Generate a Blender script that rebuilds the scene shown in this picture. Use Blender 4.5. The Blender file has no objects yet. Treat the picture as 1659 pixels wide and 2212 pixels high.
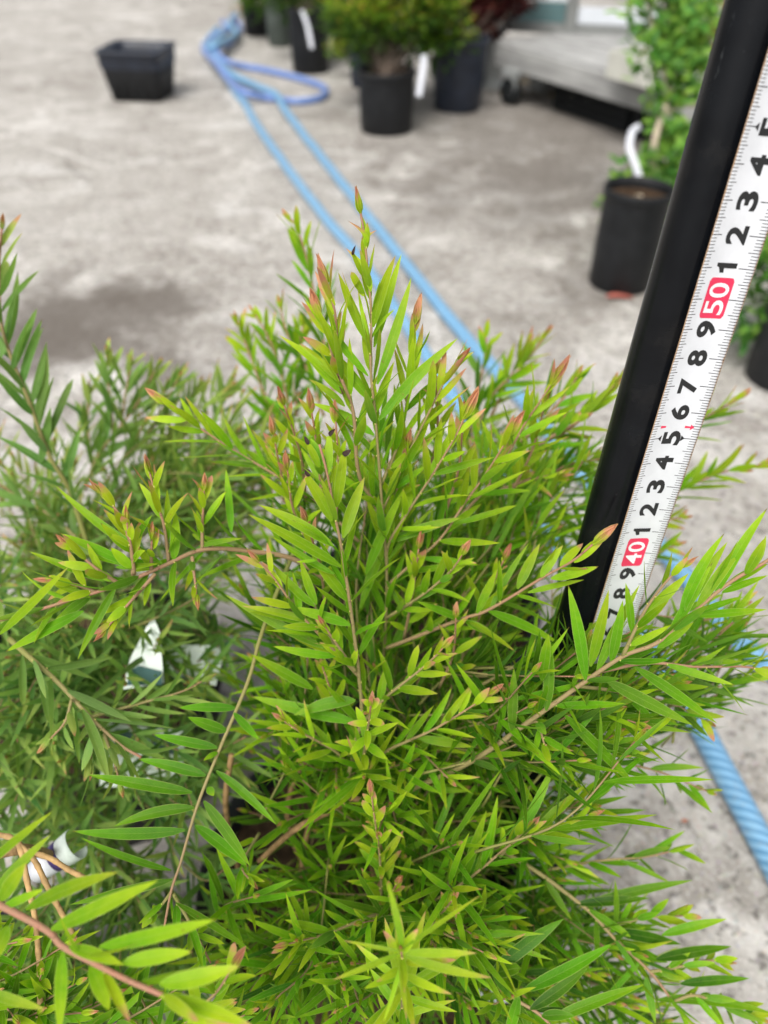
import bpy, math, random
from mathutils import Vector, Matrix, noise
import numpy as np
random.seed(7)
S = bpy.context.scene
C = S.collection
R = math.radians

# ------------------------------------------------------------------ camera
CAMH = 0.60
FPX, CX, CY = 1663.0, 829.5, 1106.0          # focal length and centre of a 1659 x 2212 frame
UPC = Vector((0.006, 0.755, 0.656)).normalized()      # world up seen in camera axes
FWC = (Vector((0, 0, -1)) - UPC * Vector((0, 0, -1)).dot(UPC)).normalized()
RTC = FWC.cross(UPC).normalized()
M3 = Matrix((RTC, FWC, UPC))                  # camera axes -> world axes
CAMP = Vector((0, 0, CAMH))
cd = bpy.data.cameras.new('camera')
cam = bpy.data.objects.new('camera', cd)
C.objects.link(cam)
cam.matrix_world = Matrix.Translation(CAMP) @ M3.to_4x4()
cd.sensor_fit = 'VERTICAL'
cd.sensor_height = 24.0
cd.sensor_width = 18.0
cd.lens = 24.0 * FPX / 2212
cd.clip_start = 0.01
cd.clip_end = 300
cd.dof.use_dof = True
cd.dof.focus_distance = 0.272
cd.dof.aperture_fstop = 5.0
S.camera = cam

def PT(u, v, d):
    """point d metres in front of the lens plane along the line of sight through u, v"""
    return CAMP + M3 @ Vector(((u - CX) / FPX * d, -(v - CY) / FPX * d, -d))
def PZ(u, v, z=0.0):
    """point on the horizontal plane at height z"""
    r = M3 @ Vector(((u - CX) / FPX, -(v - CY) / FPX, -1))
    return CAMP + r * ((z - CAMH) / r.z)
def proj(p):
    q = M3.transposed() @ (p - CAMP)
    d = -q.z
    if d <= 0.001: return (-9999, -9999, d)
    return (CX + q.x / d * FPX, CY - q.y / d * FPX, d)

# ------------------------------------------------------------------ light: bright overcast
SUN_EL, SUN_ROT = R(58), R(205)
w = bpy.data.worlds.new("World"); S.world = w; w.use_nodes = True
nt = w.node_tree; nt.nodes.clear()
sky = nt.nodes.new('ShaderNodeTexSky'); sky.sky_type = 'NISHITA'; sky.sun_disc = False
sky.sun_elevation = SUN_EL; sky.sun_rotation = SUN_ROT
sky.air_density = 1.0; sky.dust_density = 4.0; sky.ozone_density = 1.0
hs = nt.nodes.new('ShaderNodeHueSaturation'); hs.inputs['Saturation'].default_value = 0.22
mxw = nt.nodes.new('ShaderNodeMix'); mxw.data_type = 'RGBA'; mxw.blend_type = 'MULTIPLY'
mxw.inputs[0].default_value = 1.0; mxw.inputs[7].default_value = (1.0, 0.985, 0.955, 1)
bg = nt.nodes.new('ShaderNodeBackground'); bg.inputs[1].default_value = 0.13
ow = nt.nodes.new('ShaderNodeOutputWorld')
nt.links.new(sky.outputs[0], hs.inputs['Color']); nt.links.new(hs.outputs[0], mxw.inputs[6])
nt.links.new(mxw.outputs[2], bg.inputs[0]); nt.links.new(bg.outputs[0], ow.inputs[0])
sl = bpy.data.lights.new('sun', 'SUN'); sl.energy = 2.1; sl.angle = R(32); sl.color = (1, 0.965, 0.91)
so = bpy.data.objects.new('sun', sl); C.objects.link(so)
# sun_rotation r: the sky's sun stands at (sin r, cos r); lamp points away from it
sd = Vector((math.sin(SUN_ROT) * math.cos(SUN_EL), math.cos(SUN_ROT) * math.cos(SUN_EL), math.sin(SUN_EL)))
so.rotation_euler = sd.to_track_quat('Z', 'Y').to_euler()
so.location = (0, 0, 5)
S.view_settings.view_transform = 'Standard'; S.view_settings.look = 'None'
S.view_settings.gamma = 1; S.view_settings.use_curve_mapping = False
S.view_settings.exposure = 0.36
S.cycles.max_bounces = 8
S.cycles.transmission_bounces = 6
S.cycles.use_denoising = True

# ------------------------------------------------------------------ node helpers
class NT:
    def __init__(s, name):
        s.m = bpy.data.materials.new(name); s.m.use_nodes = True
        s.t = s.m.node_tree; s.t.nodes.clear()
        s.out = s.n('ShaderNodeOutputMaterial')
    def n(s, typ, **kw):
        nd = s.t.nodes.new(typ)
        for k, v in kw.items(): setattr(nd, k, v)
        return nd
    def put(s, sock, v):
        if isinstance(v, (int, float)): sock.default_value = v
        elif isinstance(v, (tuple, list)):
            sock.default_value = tuple(v) + ((1,) if len(v) == 3 and len(sock.default_value) == 4 else ())
        else: s.t.links.new(v, sock)
    def math(s, op, a, b=0.0, c=None, clamp=False):
        nd = s.n('ShaderNodeMath', operation=op, use_clamp=clamp)
        s.put(nd.inputs[0], a); s.put(nd.inputs[1], b)
        if c is not None: s.put(nd.inputs[2], c)
        return nd.outputs[0]
    def mix(s, f, a, b, blend='MIX'):
        nd = s.n('ShaderNodeMix', data_type='RGBA', blend_type=blend)
        s.put(nd.inputs[0], f); s.put(nd.inputs[6], a); s.put(nd.inputs[7], b)
        return nd.outputs[2]
    def smooth(s, x, a, b):
        nd = s.n('ShaderNodeMapRange', interpolation_type='SMOOTHSTEP')
        s.put(nd.inputs[0], x); nd.inputs[1].default_value = a; nd.inputs[2].default_value = b
        nd.inputs[3].default_value = 0; nd.inputs[4].default_value = 1
        return nd.outputs[0]
    def noise(s, vec, scale, detail=4, rough=0.55, dist=0.0):
        nd = s.n('ShaderNodeTexNoise')
        if vec is not None: s.t.links.new(vec, nd.inputs['Vector'])
        nd.inputs['Scale'].default_value = scale; nd.inputs['Detail'].default_value = detail
        nd.inputs['Roughness'].default_value = rough; nd.inputs['Distortion'].default_value = dist
        return nd.outputs[0]
    def voro(s, vec, scale, feature='F1', rnd=1.0):
        nd = s.n('ShaderNodeTexVoronoi', feature=feature)
        if vec is not None: s.t.links.new(vec, nd.inputs['Vector'])
        nd.inputs['Scale'].default_value = scale; nd.inputs['Randomness'].default_value = rnd
        return nd
    def ramp(s, f, stops):
        nd = s.n('ShaderNodeValToRGB'); s.put(nd.inputs[0], f)
        e = nd.color_ramp.elements
        while len(e) < len(stops): e.new(0.5)
        for i, (p, c) in enumerate(stops): e[i].position = p; e[i].color = tuple(c) + (1,)
        return nd.outputs[0]
    def obj(s): return s.n('ShaderNodeTexCoord').outputs['Object']
    def geo(s): return s.n('ShaderNodeNewGeometry')
    def bump(s, h, strength=0.3, dist=0.001):
        nd = s.n('ShaderNodeBump'); nd.inputs['Strength'].default_value = strength
        nd.inputs['Distance'].default_value = dist; s.put(nd.inputs['Height'], h)
        return nd.outputs[0]
    def bsdf(s, col, rough=0.5, spec=0.5, normal=None, metal=0.0, finish=True, **kw):
        nd = s.n('ShaderNodeBsdfPrincipled')
        s.put(nd.inputs['Base Color'], col); s.put(nd.inputs['Roughness'], rough)
        nd.inputs['Specular IOR Level'].default_value = spec; s.put(nd.inputs['Metallic'], metal)
        if normal is not None: s.t.links.new(normal, nd.inputs['Normal'])
        for k, v in kw.items(): s.put(nd.inputs[k], v)
        if finish: s.t.links.new(nd.outputs[0], s.out.inputs[0])
        return nd.outputs[0]

def simple(name, col, rough=0.5, spec=0.5, var=0.12, scale=30, bumps=0.0, bscale=80, metal=0.0):
    N = NT(name); o = N.obj()
    n1 = N.noise(o, scale, 5, 0.6)
    c = N.mix(N.smooth(n1, 0.3, 0.7), tuple(x * (1 - var) for x in col), tuple(min(1, x * (1 + var)) for x in col))
    nrm = N.bump(N.noise(o, bscale, 4), bumps, 0.001) if bumps else None
    N.bsdf(c, N.math('ADD', N.math('MULTIPLY', n1, 0.15), rough - 0.07), spec, nrm, metal)
    return N.m

# ------------------------------------------------------------------ mesh helpers
def link(name, me, mat=None, parent=None, smooth=True):
    o = bpy.data.objects.new(name, me); C.objects.link(o)
    if mat is not None:
        for m in (mat if isinstance(mat, (list, tuple)) else [mat]): me.materials.append(m)
    if smooth and len(me.polygons): me.polygons.foreach_set('use_smooth', [True] * len(me.polygons))
    if parent is not None: o.parent = parent
    return o
def tag(o, label=None, cat=None, group=None, kind=None):
    if label: o['label'] = label
    if cat: o['category'] = cat
    if group: o['group'] = group
    if kind: o['kind'] = kind
    return o
def empty(name, loc, label, cat, group=None):
    o = bpy.data.objects.new(name, None); C.objects.link(o); o.location = loc
    o.empty_display_size = 0.02
    tag(o, label, cat, group)
    return o
class MB:
    """collects vertices and faces, with one RGBA datum per vertex"""
    def __init__(s): s.v = []; s.f = []; s.d = []
    def add(s, vs, fs, ds=None):
        b = len(s.v); s.v.extend(vs); s.f.extend([tuple(i + b for i in f) for f in fs])
        s.d.extend(ds if ds is not None else [(0, 0, 0, 0)] * len(vs))
    def box(s, c, sz, rz=0.0, bev=0.0, top=1.0):
        cx, cy, cz = c; x, y, z = sz[0] / 2, sz[1] / 2, sz[2] / 2
        m = Matrix.Rotation(rz, 3, 'Z')
        vs = []
        for k, (zz, t) in enumerate(((-z, 1.0), (z, top))):
            for (a, b_) in ((-x, -y), (x, -y), (x, y), (-x, y)):
                p = m @ Vector((a * t, b_ * t, zz)); vs.append((p.x + cx, p.y + cy, p.z + cz))
        s.add(vs, [(3, 2, 1, 0), (4, 5, 6, 7), (0, 1, 5, 4), (1, 2, 6, 5), (2, 3, 7, 6), (3, 0, 4, 7)])
    def tube(s, pts, rad, n=8, dat=None, cap=True):
        pts = [Vector(p) for p in pts]; k = len(pts)
        rr = rad if isinstance(rad, (list, tuple)) else [rad] * k
        t0 = (pts[1] - pts[0]).normalized()
        ref = t0.orthogonal().normalized()
        vs = []; ds = []; L = 0
        for i, p in enumerate(pts):
            t = (pts[min(i + 1, k - 1)] - pts[max(i - 1, 0)]).normalized()
            ref = (ref - t * ref.dot(t)).normalized(); b = t.cross(ref)
            if i: L += (p - pts[i - 1]).length
            for j in range(n):
                a = 2 * math.pi * j / n
                q = p + (ref * math.cos(a) + b * math.sin(a)) * rr[i]
                vs.append(tuple(q)); ds.append(dat(i / (k - 1), j / n, L) if dat else (L, j / n, 0, 0))
        fs = [(i * n + j, i * n + (j + 1) % n, (i + 1) * n + (j + 1) % n, (i + 1) * n + j) for i in range(k - 1) for j in range(n)]
        if cap: fs += [tuple(range(n - 1, -1, -1)), tuple((k - 1) * n + j for j in range(n))]
        s.add(vs, fs, ds)
    def lathe(s, prof, n=32, c=(0, 0, 0), wob=0.0):
        vs = []
        for (r, z) in prof:
            for j in range(n):
                a = 2 * math.pi * j / n
                q = r * (1 + wob * noise.noise(Vector((math.cos(a) * 1.3, math.sin(a) * 1.3, z * 9 + c[0] * 7))))
                vs.append((c[0] + q * math.cos(a), c[1] + q * math.sin(a), c[2] + z))
        k = len(prof)
        fs = [(i * n + j, i * n + (j + 1) % n, (i + 1) * n + (j + 1) % n, (i + 1) * n + j) for i in range(k - 1) for j in range(n)]
        s.add(vs, fs)
    def mesh(s, name, origin=None):
        me = bpy.data.meshes.new(name)
        v = s.v if origin is None else [(a - origin[0], b - origin[1], c - origin[2]) for a, b, c in s.v]
        me.from_pydata(v, [], s.f)
        at = me.attributes.new('ld', 'FLOAT_COLOR', 'POINT')
        at.data.foreach_set('color', np.array(s.d, dtype=np.float32).ravel())
        me.update()
        return me
    def build(s, name, mat, parent=None, smooth=True, bevel=0.0):
        """vertices are given in world space; the child is re-based onto its parent's location"""
        org = None
        if parent is not None:
            org = Vector((0, 0, 0)); p = parent
            while p is not None: org += p.location; p = p.parent
        o = link(name, s.mesh(name, org), mat, parent, smooth)
        if bevel:
            b = o.modifiers.new('bevel', 'BEVEL'); b.width = bevel; b.segments = 2; b.limit_method = 'ANGLE'
        return o
def catmull(P, n=6):
    P = [Vector(p) for p in P]
    if len(P) == 2: return [P[0].lerp(P[1], i / n) for i in range(n + 1)]
    Q = [P[0] * 2 - P[1]] + P + [P[-1] * 2 - P[-2]]; out = []
    for i in range(1, len(Q) - 2):
        a, b, c, d = Q[i - 1], Q[i], Q[i + 1], Q[i + 2]
        for k in range(n):
            t = k / n
            out.append(0.5 * ((2 * b) + (c - a) * t + (2 * a - 5 * b + 4 * c - d) * t * t + (3 * b - a - 3 * c + d) * t ** 3))
    out.append(P[-1]); return out

# ------------------------------------------------------------------ materials
def mat_leaf(name, young, mid, old, pink, pale):
    N = NT(name)
    at = N.n('ShaderNodeAttribute', attribute_name='ld', attribute_type='GEOMETRY')
    sp = N.n('ShaderNodeSeparateColor'); N.t.links.new(at.outputs['Color'], sp.inputs[0])
    t, s_, age, rnd = sp.outputs[0], sp.outputs[1], sp.outputs[2], at.outputs['Alpha']
    o = N.n('ShaderNodeNewGeometry').outputs['Position']
    blot = N.noise(o, 320, 3, 0.6)
    a2 = N.math('ADD', age, N.math('MULTIPLY', N.math('SUBTRACT', blot, 0.5), 0.22))
    # the base of a blade is older and greener than its tip
    a3 = N.math('SUBTRACT', a2, N.math('MULTIPLY', N.math('POWER', t, 1.7), 0.34))
    a3 = N.math('ADD', a3, 0.12)
    col = N.ramp(a3, [(0.0, pink), (0.06, tuple(p * .5 + q * .5 for p, q in zip(pink, young))), (0.15, young), (0.55, mid), (1.0, old)])
    tipf = N.math('MULTIPLY', N.smooth(t, 0.78, 1.0), N.smooth(N.math('SUBTRACT', 0.50, N.math('ADD', age, N.math('MULTIPLY', rnd, 0.25))), 0.0, 0.22))
    col = N.mix(N.math('MULTIPLY', tipf, 0.85), col, pink)
    hv = N.n('ShaderNodeHueSaturation'); N.put(hv.inputs['Color'], col)
    N.put(hv.inputs['Value'], N.math('ADD', 0.82, N.math('MULTIPLY', rnd, 0.36)))
    N.put(hv.inputs['Hue'], N.math('ADD', 0.488, N.math('MULTIPLY', rnd, 0.022)))
    col = hv.outputs[0]
    ab = N.math('ABSOLUTE', N.math('SUBTRACT', N.math('MULTIPLY', s_, 2.0), 1.0))
    edge = N.smooth(ab, 0.86, 0.99)
    rib = N.math('SUBTRACT', 1.0, N.smooth(ab, 0.02, 0.10))
    # oblique side veins
    vv = N.math('SINE', N.math('MULTIPLY', N.math('SUBTRACT', N.math('MULTIPLY', t, 1.0), N.math('MULTIPLY', ab, 0.10)), 150.0))
    vein = N.math('MULTIPLY', N.smooth(vv, 0.75, 1.0), 0.07)
    col = N.mix(N.math('MULTIPLY', rib, 0.14), col, pale)
    col = N.mix(vein, col, pale)
    col = N.mix(N.math('MULTIPLY', edge, 0.50), col, pale)
    # scattered pale oil glands and a few brown scars
    gl = N.voro(o, 900).outputs['Distance']
    col = N.mix(N.math('MULTIPLY', N.math('SUBTRACT', 1.0, N.smooth(gl, 0.10, 0.22)), 0.10), col, pale)
    sp_ = N.math('MULTIPLY', N.smooth(N.noise(o, 620, 2, .5), 0.70, 0.76), N.smooth(N.noise(o, 60, 2), .45, .6))
    col = N.mix(N.math('MULTIPLY', sp_, 0.5), col, (.20, .10, .03))
    bt = N.math('MULTIPLY', N.smooth(t, 0.93, 0.985), N.smooth(rnd, .72, .80))
    col = N.mix(N.math('MULTIPLY', bt, 0.85), col, (.16, .07, .03))
    dust = N.smooth(N.noise(o, 140, 3, .6), .58, .75)
    col = N.mix(N.math('MULTIPLY', dust, 0.06), col, (.45, .42, .25))
    back = N.geo().outputs['Backfacing']
    under = N.mix(N.math('MULTIPLY', N.smooth(age, .15, .5), 0.3), col, tuple(p * .75 + .07 * q for p, q in zip(mid, (1, 1.4, 1.1))))
    col2 = N.mix(back, col, under)
    h = N.math('ADD', N.math('MULTIPLY', rib, -0.6), N.math('ADD', N.math('MULTIPLY', vein, 1.5), N.math('MULTIPLY', N.noise(o, 700, 3), 0.8)))
    nrm = N.bump(h, 0.35, 0.0003)
    pb = N.bsdf(col2, N.math('ADD', 0.43, N.math('MULTIPLY', back, 0.2)), 0.15, nrm, finish=False)
    tr = N.n('ShaderNodeBsdfTranslucent')
    N.put(tr.inputs[0], N.mix(0.5, col, N.mix(1.0, col, (1.6, 1.6, 0.6), 'MULTIPLY')))
    ms = N.n('ShaderNodeMixShader'); ms.inputs[0].default_value = 0.42
    N.t.links.new(pb, ms.inputs[1]); N.t.links.new(tr.outputs[0], ms.inputs[2])
    N.t.links.new(ms.outputs[0], N.out.inputs[0])
    return N.m
LEAF = mat_leaf('bottlebrush_leaf', (.42, .57, .018), (.134, .338, .006), (.024, .105, .004), (.62, .29, .19), (.50, .60, .17))
LEAFD = mat_leaf('darker_bottlebrush_leaf', (.40, .52, .11), (.19, .34, .07), (.06, .165, .035), (.58, .30, .16), (.42, .52, .25))
LEAFB = mat_leaf('shrub_leaf', (.30, .42, .03), (.09, .20, .015), (.018, .055, .012), (.5, .3, .1), (.3, .45, .12))  # old tone darkened to carry the shade among the background pots
LEAFR = mat_leaf('red_shrub_leaf', (.22, .05, .05), (.12, .03, .035), (.06, .02, .02), (.3, .06, .05), (.2, .08, .08))
LEAFT = mat_leaf('tall_shrub_leaf', (.30, .48, .07), (.12, .30, .05), (.04, .15, .03), (.4, .45, .1), (.3, .5, .15))

def mat_stem():
    N = NT('stem')
    at = N.n('ShaderNodeAttribute', attribute_name='ld', attribute_type='GEOMETRY')
    sp = N.n('ShaderNodeSeparateColor'); N.t.links.new(at.outputs['Color'], sp.inputs[0])
    o = N.n('ShaderNodeNewGeometry').outputs['Position']
    n1 = N.noise(o, 380, 4, 0.7)
    a = N.math('ADD', sp.outputs[2], N.math('MULTIPLY', N.math('SUBTRACT', n1, 0.5), 0.5))
    c = N.ramp(a, [(0, (.44, .17, .13)), (0.2, (.34, .20, .12)), (0.45, (.30, .24, .11)), (1, (.22, .23, .06))])
    c = N.mix(N.smooth(at.outputs['Alpha'], 0.4, 0.6), c, (.55, .50, .14))
    c = N.mix(N.math('MULTIPLY', N.smooth(N.noise(o, 900, 2), 0.62, 0.72), 0.6), c, (.08, .04, .02))
    N.bsdf(c, 0.62, 0.3, N.bump(N.noise(o, 1200, 3), 0.5, 0.0004))
    return N.m
STEM = mat_stem()
WOOD = simple('woody_stem', (.34, .21, .10), 0.75, 0.2, 0.35, 260, 0.6, 500)
BURN = simple('scorched_leaf_tip', (.035, .018, .014), 0.7, 0.3, .5, 900)

def mat_ground():
    N = NT('weathered_concrete')
    o = N.n('ShaderNodeNewGeometry').outputs['Position']
    wv = N.n('ShaderNodeVectorMath', operation='ADD')
    nz = N.n('ShaderNodeTexNoise'); N.t.links.new(o, nz.inputs['Vector']); nz.inputs['Scale'].default_value = 5; nz.inputs['Detail'].default_value = 4
    sc = N.n('ShaderNodeVectorMath', operation='SCALE'); N.t.links.new(nz.outputs['Color'], sc.inputs[0]); sc.inputs['Scale'].default_value = 0.16
    N.t.links.new(o, wv.inputs[0]); N.t.links.new(sc.outputs[0], wv.inputs[1]); wp = wv.outputs[0]
    big = N.noise(o, 1.6, 5, 0.6); mid = N.noise(wp, 6.5, 6, 0.62); fine = N.noise(o, 48, 6, 0.68); grit = N.noise(o, 260, 4, 0.7)
    base = N.ramp(N.math('ADD', N.math('ADD', N.math('MULTIPLY', big, 0.35), N.math('MULTIPLY', mid, 0.40)), N.math('MULTIPLY', N.noise(wp, 17, 5, 0.65), 0.25)),
                  [(0.38, (.24, .22, .195)), (0.46, (.34, .318, .292)), (0.53, (.42, .40, .372)), (0.62, (.56, .54, .513))])
    # lime bloom in drifts
    bloom = N.math('MULTIPLY', N.smooth(N.noise(wp, 9, 6, 0.7), 0.53, 0.64), N.smooth(N.noise(o, 2.6, 3), 0.40, 0.58))
    base = N.mix(N.math('MULTIPLY', bloom, 0.65), base, (.72, .70, .67))
    # pale crooked veins
    mps = N.n('ShaderNodeMapping'); mps.inputs['Rotation'].default_value = (0, 0, .5); mps.inputs['Scale'].default_value = (1.0, 2.1, 1); N.t.links.new(wp, mps.inputs[0])
    wv2 = N.voro(mps.outputs[0], 3.6, 'SMOOTH_F1').outputs['Distance']
    stk = N.smooth(N.math('SINE', N.math('ADD', N.math('MULTIPLY', wv2, 16.0), N.math('MULTIPLY', N.noise(wp, 5, 5, .65), 9.0))), .45, 1.0)
    stk = N.math('MULTIPLY', stk, N.smooth(N.noise(o, 3.3, 4, .6), .42, .60))
    base = N.mix(N.math('MULTIPLY', stk, 0.5), base, (.72, .71, .695))
    ve = N.voro(wp, 2.3, 'DISTANCE_TO_EDGE').outputs['Distance']
    vm = N.math('MULTIPLY', N.math('SUBTRACT', 1.0, N.smooth(ve, 0.004, 0.035)), N.smooth(N.noise(o, 3.1, 3), 0.46, 0.6))
    base = N.mix(N.math('MULTIPLY', vm, 0.75), base, (.68, .66, .63))
    # hairline cracks
    ce = N.voro(wp, 1.05, 'DISTANCE_TO_EDGE').outputs['Distance']
    cm = N.math('MULTIPLY', N.math('SUBTRACT', 1.0, N.smooth(ce, 0.001, 0.007)), N.smooth(N.noise(o, 1.3, 2), 0.50, 0.62))
    base = N.mix(N.math('MULTIPLY', cm, 0.55), base, (.13, .12, .11))
    # speckle of exposed sand and aggregate
    base = N.mix(N.math('MULTIPLY', N.smooth(fine, 0.50, 0.60), 0.55), base, (.58, .56, .53))
    base = N.mix(N.math('MULTIPLY', N.smooth(N.noise(o, 90, 5, 0.7), 0.53, 0.60), 0.8), base, (.12, .11, .10))
    vg = N.voro(o, 210).outputs
    base = N.mix(N.math('MULTIPLY', N.math('SUBTRACT', 1.0, N.smooth(vg['Distance'], 0.15, 0.4)), 0.25), base, N.mix(0.9, base, vg['Color'], 'SOFT_LIGHT'))
    base = N.mix(N.math('MULTIPLY', N.smooth(grit, 0.52, 0.66), 0.6), base, (.66, .64, .61))
    # damp patches, and shade near the deck painted into the concrete colour
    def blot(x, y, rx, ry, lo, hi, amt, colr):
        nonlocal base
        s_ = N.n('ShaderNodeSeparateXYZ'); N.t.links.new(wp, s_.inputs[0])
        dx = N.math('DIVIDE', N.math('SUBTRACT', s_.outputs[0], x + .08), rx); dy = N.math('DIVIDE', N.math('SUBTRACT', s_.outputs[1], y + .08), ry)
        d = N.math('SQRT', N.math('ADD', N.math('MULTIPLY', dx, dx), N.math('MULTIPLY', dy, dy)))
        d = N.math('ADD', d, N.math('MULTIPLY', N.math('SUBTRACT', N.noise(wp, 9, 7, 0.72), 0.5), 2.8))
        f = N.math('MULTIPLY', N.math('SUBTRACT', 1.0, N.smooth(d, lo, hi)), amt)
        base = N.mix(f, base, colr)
    for (u, v, ru, rv, amt) in DAMP_SHADE:
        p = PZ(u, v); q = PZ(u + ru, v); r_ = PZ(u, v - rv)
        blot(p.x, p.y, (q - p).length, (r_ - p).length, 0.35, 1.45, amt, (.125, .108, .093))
    h = N.math('ADD', N.math('MULTIPLY', fine, 0.5), N.math('ADD', N.math('MULTIPLY', grit, 0.35), N.math('MULTIPLY', N.noise(o, 90, 5, 0.7), -0.6)))
    h = N.math('SUBTRACT', h, N.math('MULTIPLY', cm, 0.8))
    N.bsdf(base, 0.86, 0.25, N.bump(h, 1.0, 0.004))
    return N.m
DAMP_SHADE = [(170, 705, 230, 95, 0.8), (110, 740, 130, 50, 0.5), (330, 640, 110, 36, 0.6), (1180, 290, 380, 110, 0.62), (1150, 430, 300, 80, 0.42), (1230, 610, 90, 50, 0.6), (700, 245, 60, 12, .3), (870,60,200,40,.3), (420,790,120,30,.55)]  # damp stain on the left, painted shade in the wide patches by the deck

BLACKPOT = simple('black_pot_plastic', (.012, .013, .015), 0.55, 0.3, 0.25, 40, 0.15, 200)
BLUEPOT = simple('blue_black_pot_plastic', (.020, .026, .042), 0.45, 0.45, 0.25, 30, 0.15, 200)
GREYPOT = simple('faded_olive_pot_plastic', (.07, .085, .075), 0.6, 0.3, 0.25, 20)
SOIL = simple('potting_soil', (.05, .032, .02), 0.95, 0.1, 0.6, 120, 1.0, 160)
TAGW = simple('white_plastic_tag', (.62, .64, .70), 0.32, 0.5, 0.04, 60)
CARD = simple('white_label_card', (.66, .74, .70), 0.4, 0.5, 0.05, 30)
CARDG = simple('dark_green_label_print', (.03, .09, .085), 0.4, 0.5, 0.2, 40)
CARDY = simple('yellow_label_print', (.7, .42, .05), 0.5, 0.4)
PURPLE = simple('purple_label_print', (.05, .03, .13), 0.35, 0.5)
PINKP = simple('pink_label_print', (.6, .08, .12), 0.4, 0.5)
TWINE = simple('green_tie', (.02, .25, .17), 0.5)

# =================================================================== the ground
gm = MB()
gm.add([(-60, -60, 0), (60, -60, 0), (60, 60, 0), (-60, 60, 0)], [(0, 1, 2, 3)])
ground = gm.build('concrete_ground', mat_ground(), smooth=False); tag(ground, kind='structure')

# =================================================================== weathered plank deck at the back right
def mat_plank():
    N = NT('weathered_plank')
    o = N.obj()
    mp = N.n('ShaderNodeMapping'); mp.inputs['Scale'].default_value = (2.0, 26, 26); N.t.links.new(o, mp.inputs[0])
    g = N.noise(mp.outputs[0], 3.0, 6, 0.65, 0.4); b = N.noise(o, 3, 4)
    c = N.ramp(N.math('ADD', N.math('MULTIPLY', g, 0.6), N.math('MULTIPLY', b, 0.4)), [(0.33, (.17, .17, .168)), (0.5, (.34, .342, .34)), (0.66, (.50, .505, .50))])
    N.bsdf(c, 0.75, 0.2, N.bump(g, 0.5, 0.002))
    return N.m
PLANK = mat_plank(); PLANK2 = simple('pale_board', (.55, .55, .50), 0.7, 0.3, 0.15, 12)
GALV = simple('galvanised_steel', (.42, .44, .44), 0.45, 0.5, 0.15, 14, metal=0.3)
DARKIN = simple('dark_crate_plastic', (.012, .014, .016), 0.6, 0.3)
pa, pb_ = PZ(1074, 130, .10), PZ(1440, 240, .10)
dirp = Vector((pb_.x - pa.x, pb_.y - pa.y, 0)).normalized(); perp = Vector((-dirp.y, dirp.x, 0))
if perp.y < 0: perp = -perp
deckroot = empty('plank_deck', (pa.x, pa.y, 0), 'low weathered grey plank deck behind the pots, dark underneath', 'deck')
ang = math.atan2(dirp.y, dirp.x)
LEN = 2.3
def deckpart(name, along, across, z, sx, sy, sz, mat, bev=0.003):
    m = MB(); m.box((0, 0, 0), (sx, sy, sz)); me = m.mesh(name)
    o = link(name, me, mat, deckroot, False)
    p = dirp * along + perp * across
    o.location = (p.x, p.y, z); o.rotation_euler = (0, 0, ang)
    b = o.modifiers.new('bevel', 'BEVEL'); b.width = bev; b.segments = 2
    return o
for i in range(8):
    deckpart('plank', LEN / 2 + random.uniform(-.012, .012), 0.045 + i * 0.098, 0.145 + random.uniform(-.0015, .0015), LEN, 0.091, 0.022, PLANK)
for a_ in (0.06, 0.75, 1.5, 2.2): deckpart('joist', a_, 0.40, 0.115, 0.05, 0.76, 0.036, PLANK)
deckpart('front_board', LEN / 2, -0.008, 0.118, LEN, 0.014, 0.06, PLANK)
for a_ in (0.02, 2.2):
    for c_ in (0.18, 0.72): deckpart('leg', a_, c_, 0.05, 0.06, 0.06, 0.1, PLANK)
# post at the near corner of the deck
pp = PZ(1062, 186)
post = empty('grey_post', (pp.x, pp.y, 0), 'pale grey metal post standing at the end of the plank deck', 'post')
m = MB(); m.box((pp.x, pp.y, 0.6), (0.042, 0.042, 1.2)); m.build('upright', GALV, post, False, 0.003)
m = MB(); m.box((pp.x, pp.y, 0.004), (0.10, 0.10, 0.008)); m.build('base_plate', GALV, post, False, 0.001)
# things on and below the deck
p = PZ(1425, 175, .157)
bx = empty('pale_box', (p.x, p.y, .157), 'cream open board box on the front corner of the plank deck', 'box')
m = MB()
for (dx, dy, sx, sy) in ((0, -.085, .20, .008), (0, .085, .20, .008), (-.098, 0, .008, .162), (.098, 0, .008, .162)):
    q = Vector((dx, dy, 0)); q.rotate(Matrix.Rotation(ang, 3, 'Z')); m.box((p.x + q.x, p.y + q.y, .157 + .03), (sx, sy, .06), ang)
m.build('side', PLANK2, bx, False, 0.001)
m = MB(); m.box((p.x, p.y, .160), (.19, .16, .005), ang); m.build('bottom', PLANK2, bx, False)
def crate(al, ac, sx, sy, sz, rz, label, mat=DARKIN):
    p = Vector((pa.x, pa.y, 0)) + dirp * al + perp * ac; r = empty('crate', (p.x, p.y, 0), label, 'crate')
    Mz = Matrix.Rotation(rz, 3, 'Z')
    for (dx, dy, wx, wy) in ((0, -sy / 2, sx, .006), (0, sy / 2, sx, .006), (-sx / 2, 0, .006, sy), (sx / 2, 0, .006, sy)):
        q = Mz @ Vector((dx, dy, 0)); mm = MB()
        for k in range(4): mm.box((p.x + q.x, p.y + q.y, .012 + k * sz / 4 + sz / 10), (wx, wy, sz / 5.5), rz)
        for e in (-1, 1):
            off = Mz @ Vector((e * wx * .46 if wx > wy else 0, e * wy * .46 if wy >= wx else 0, 0))
            mm.box((p.x + q.x + off.x, p.y + q.y + off.y, sz / 2 + .004), (.008, .008, sz), rz)
        mm.build('side_panel', mat, r, False)
    mm = MB(); mm.box((p.x, p.y, .005), (sx, sy, .008), rz); mm.build('bottom', mat, r, False)
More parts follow.
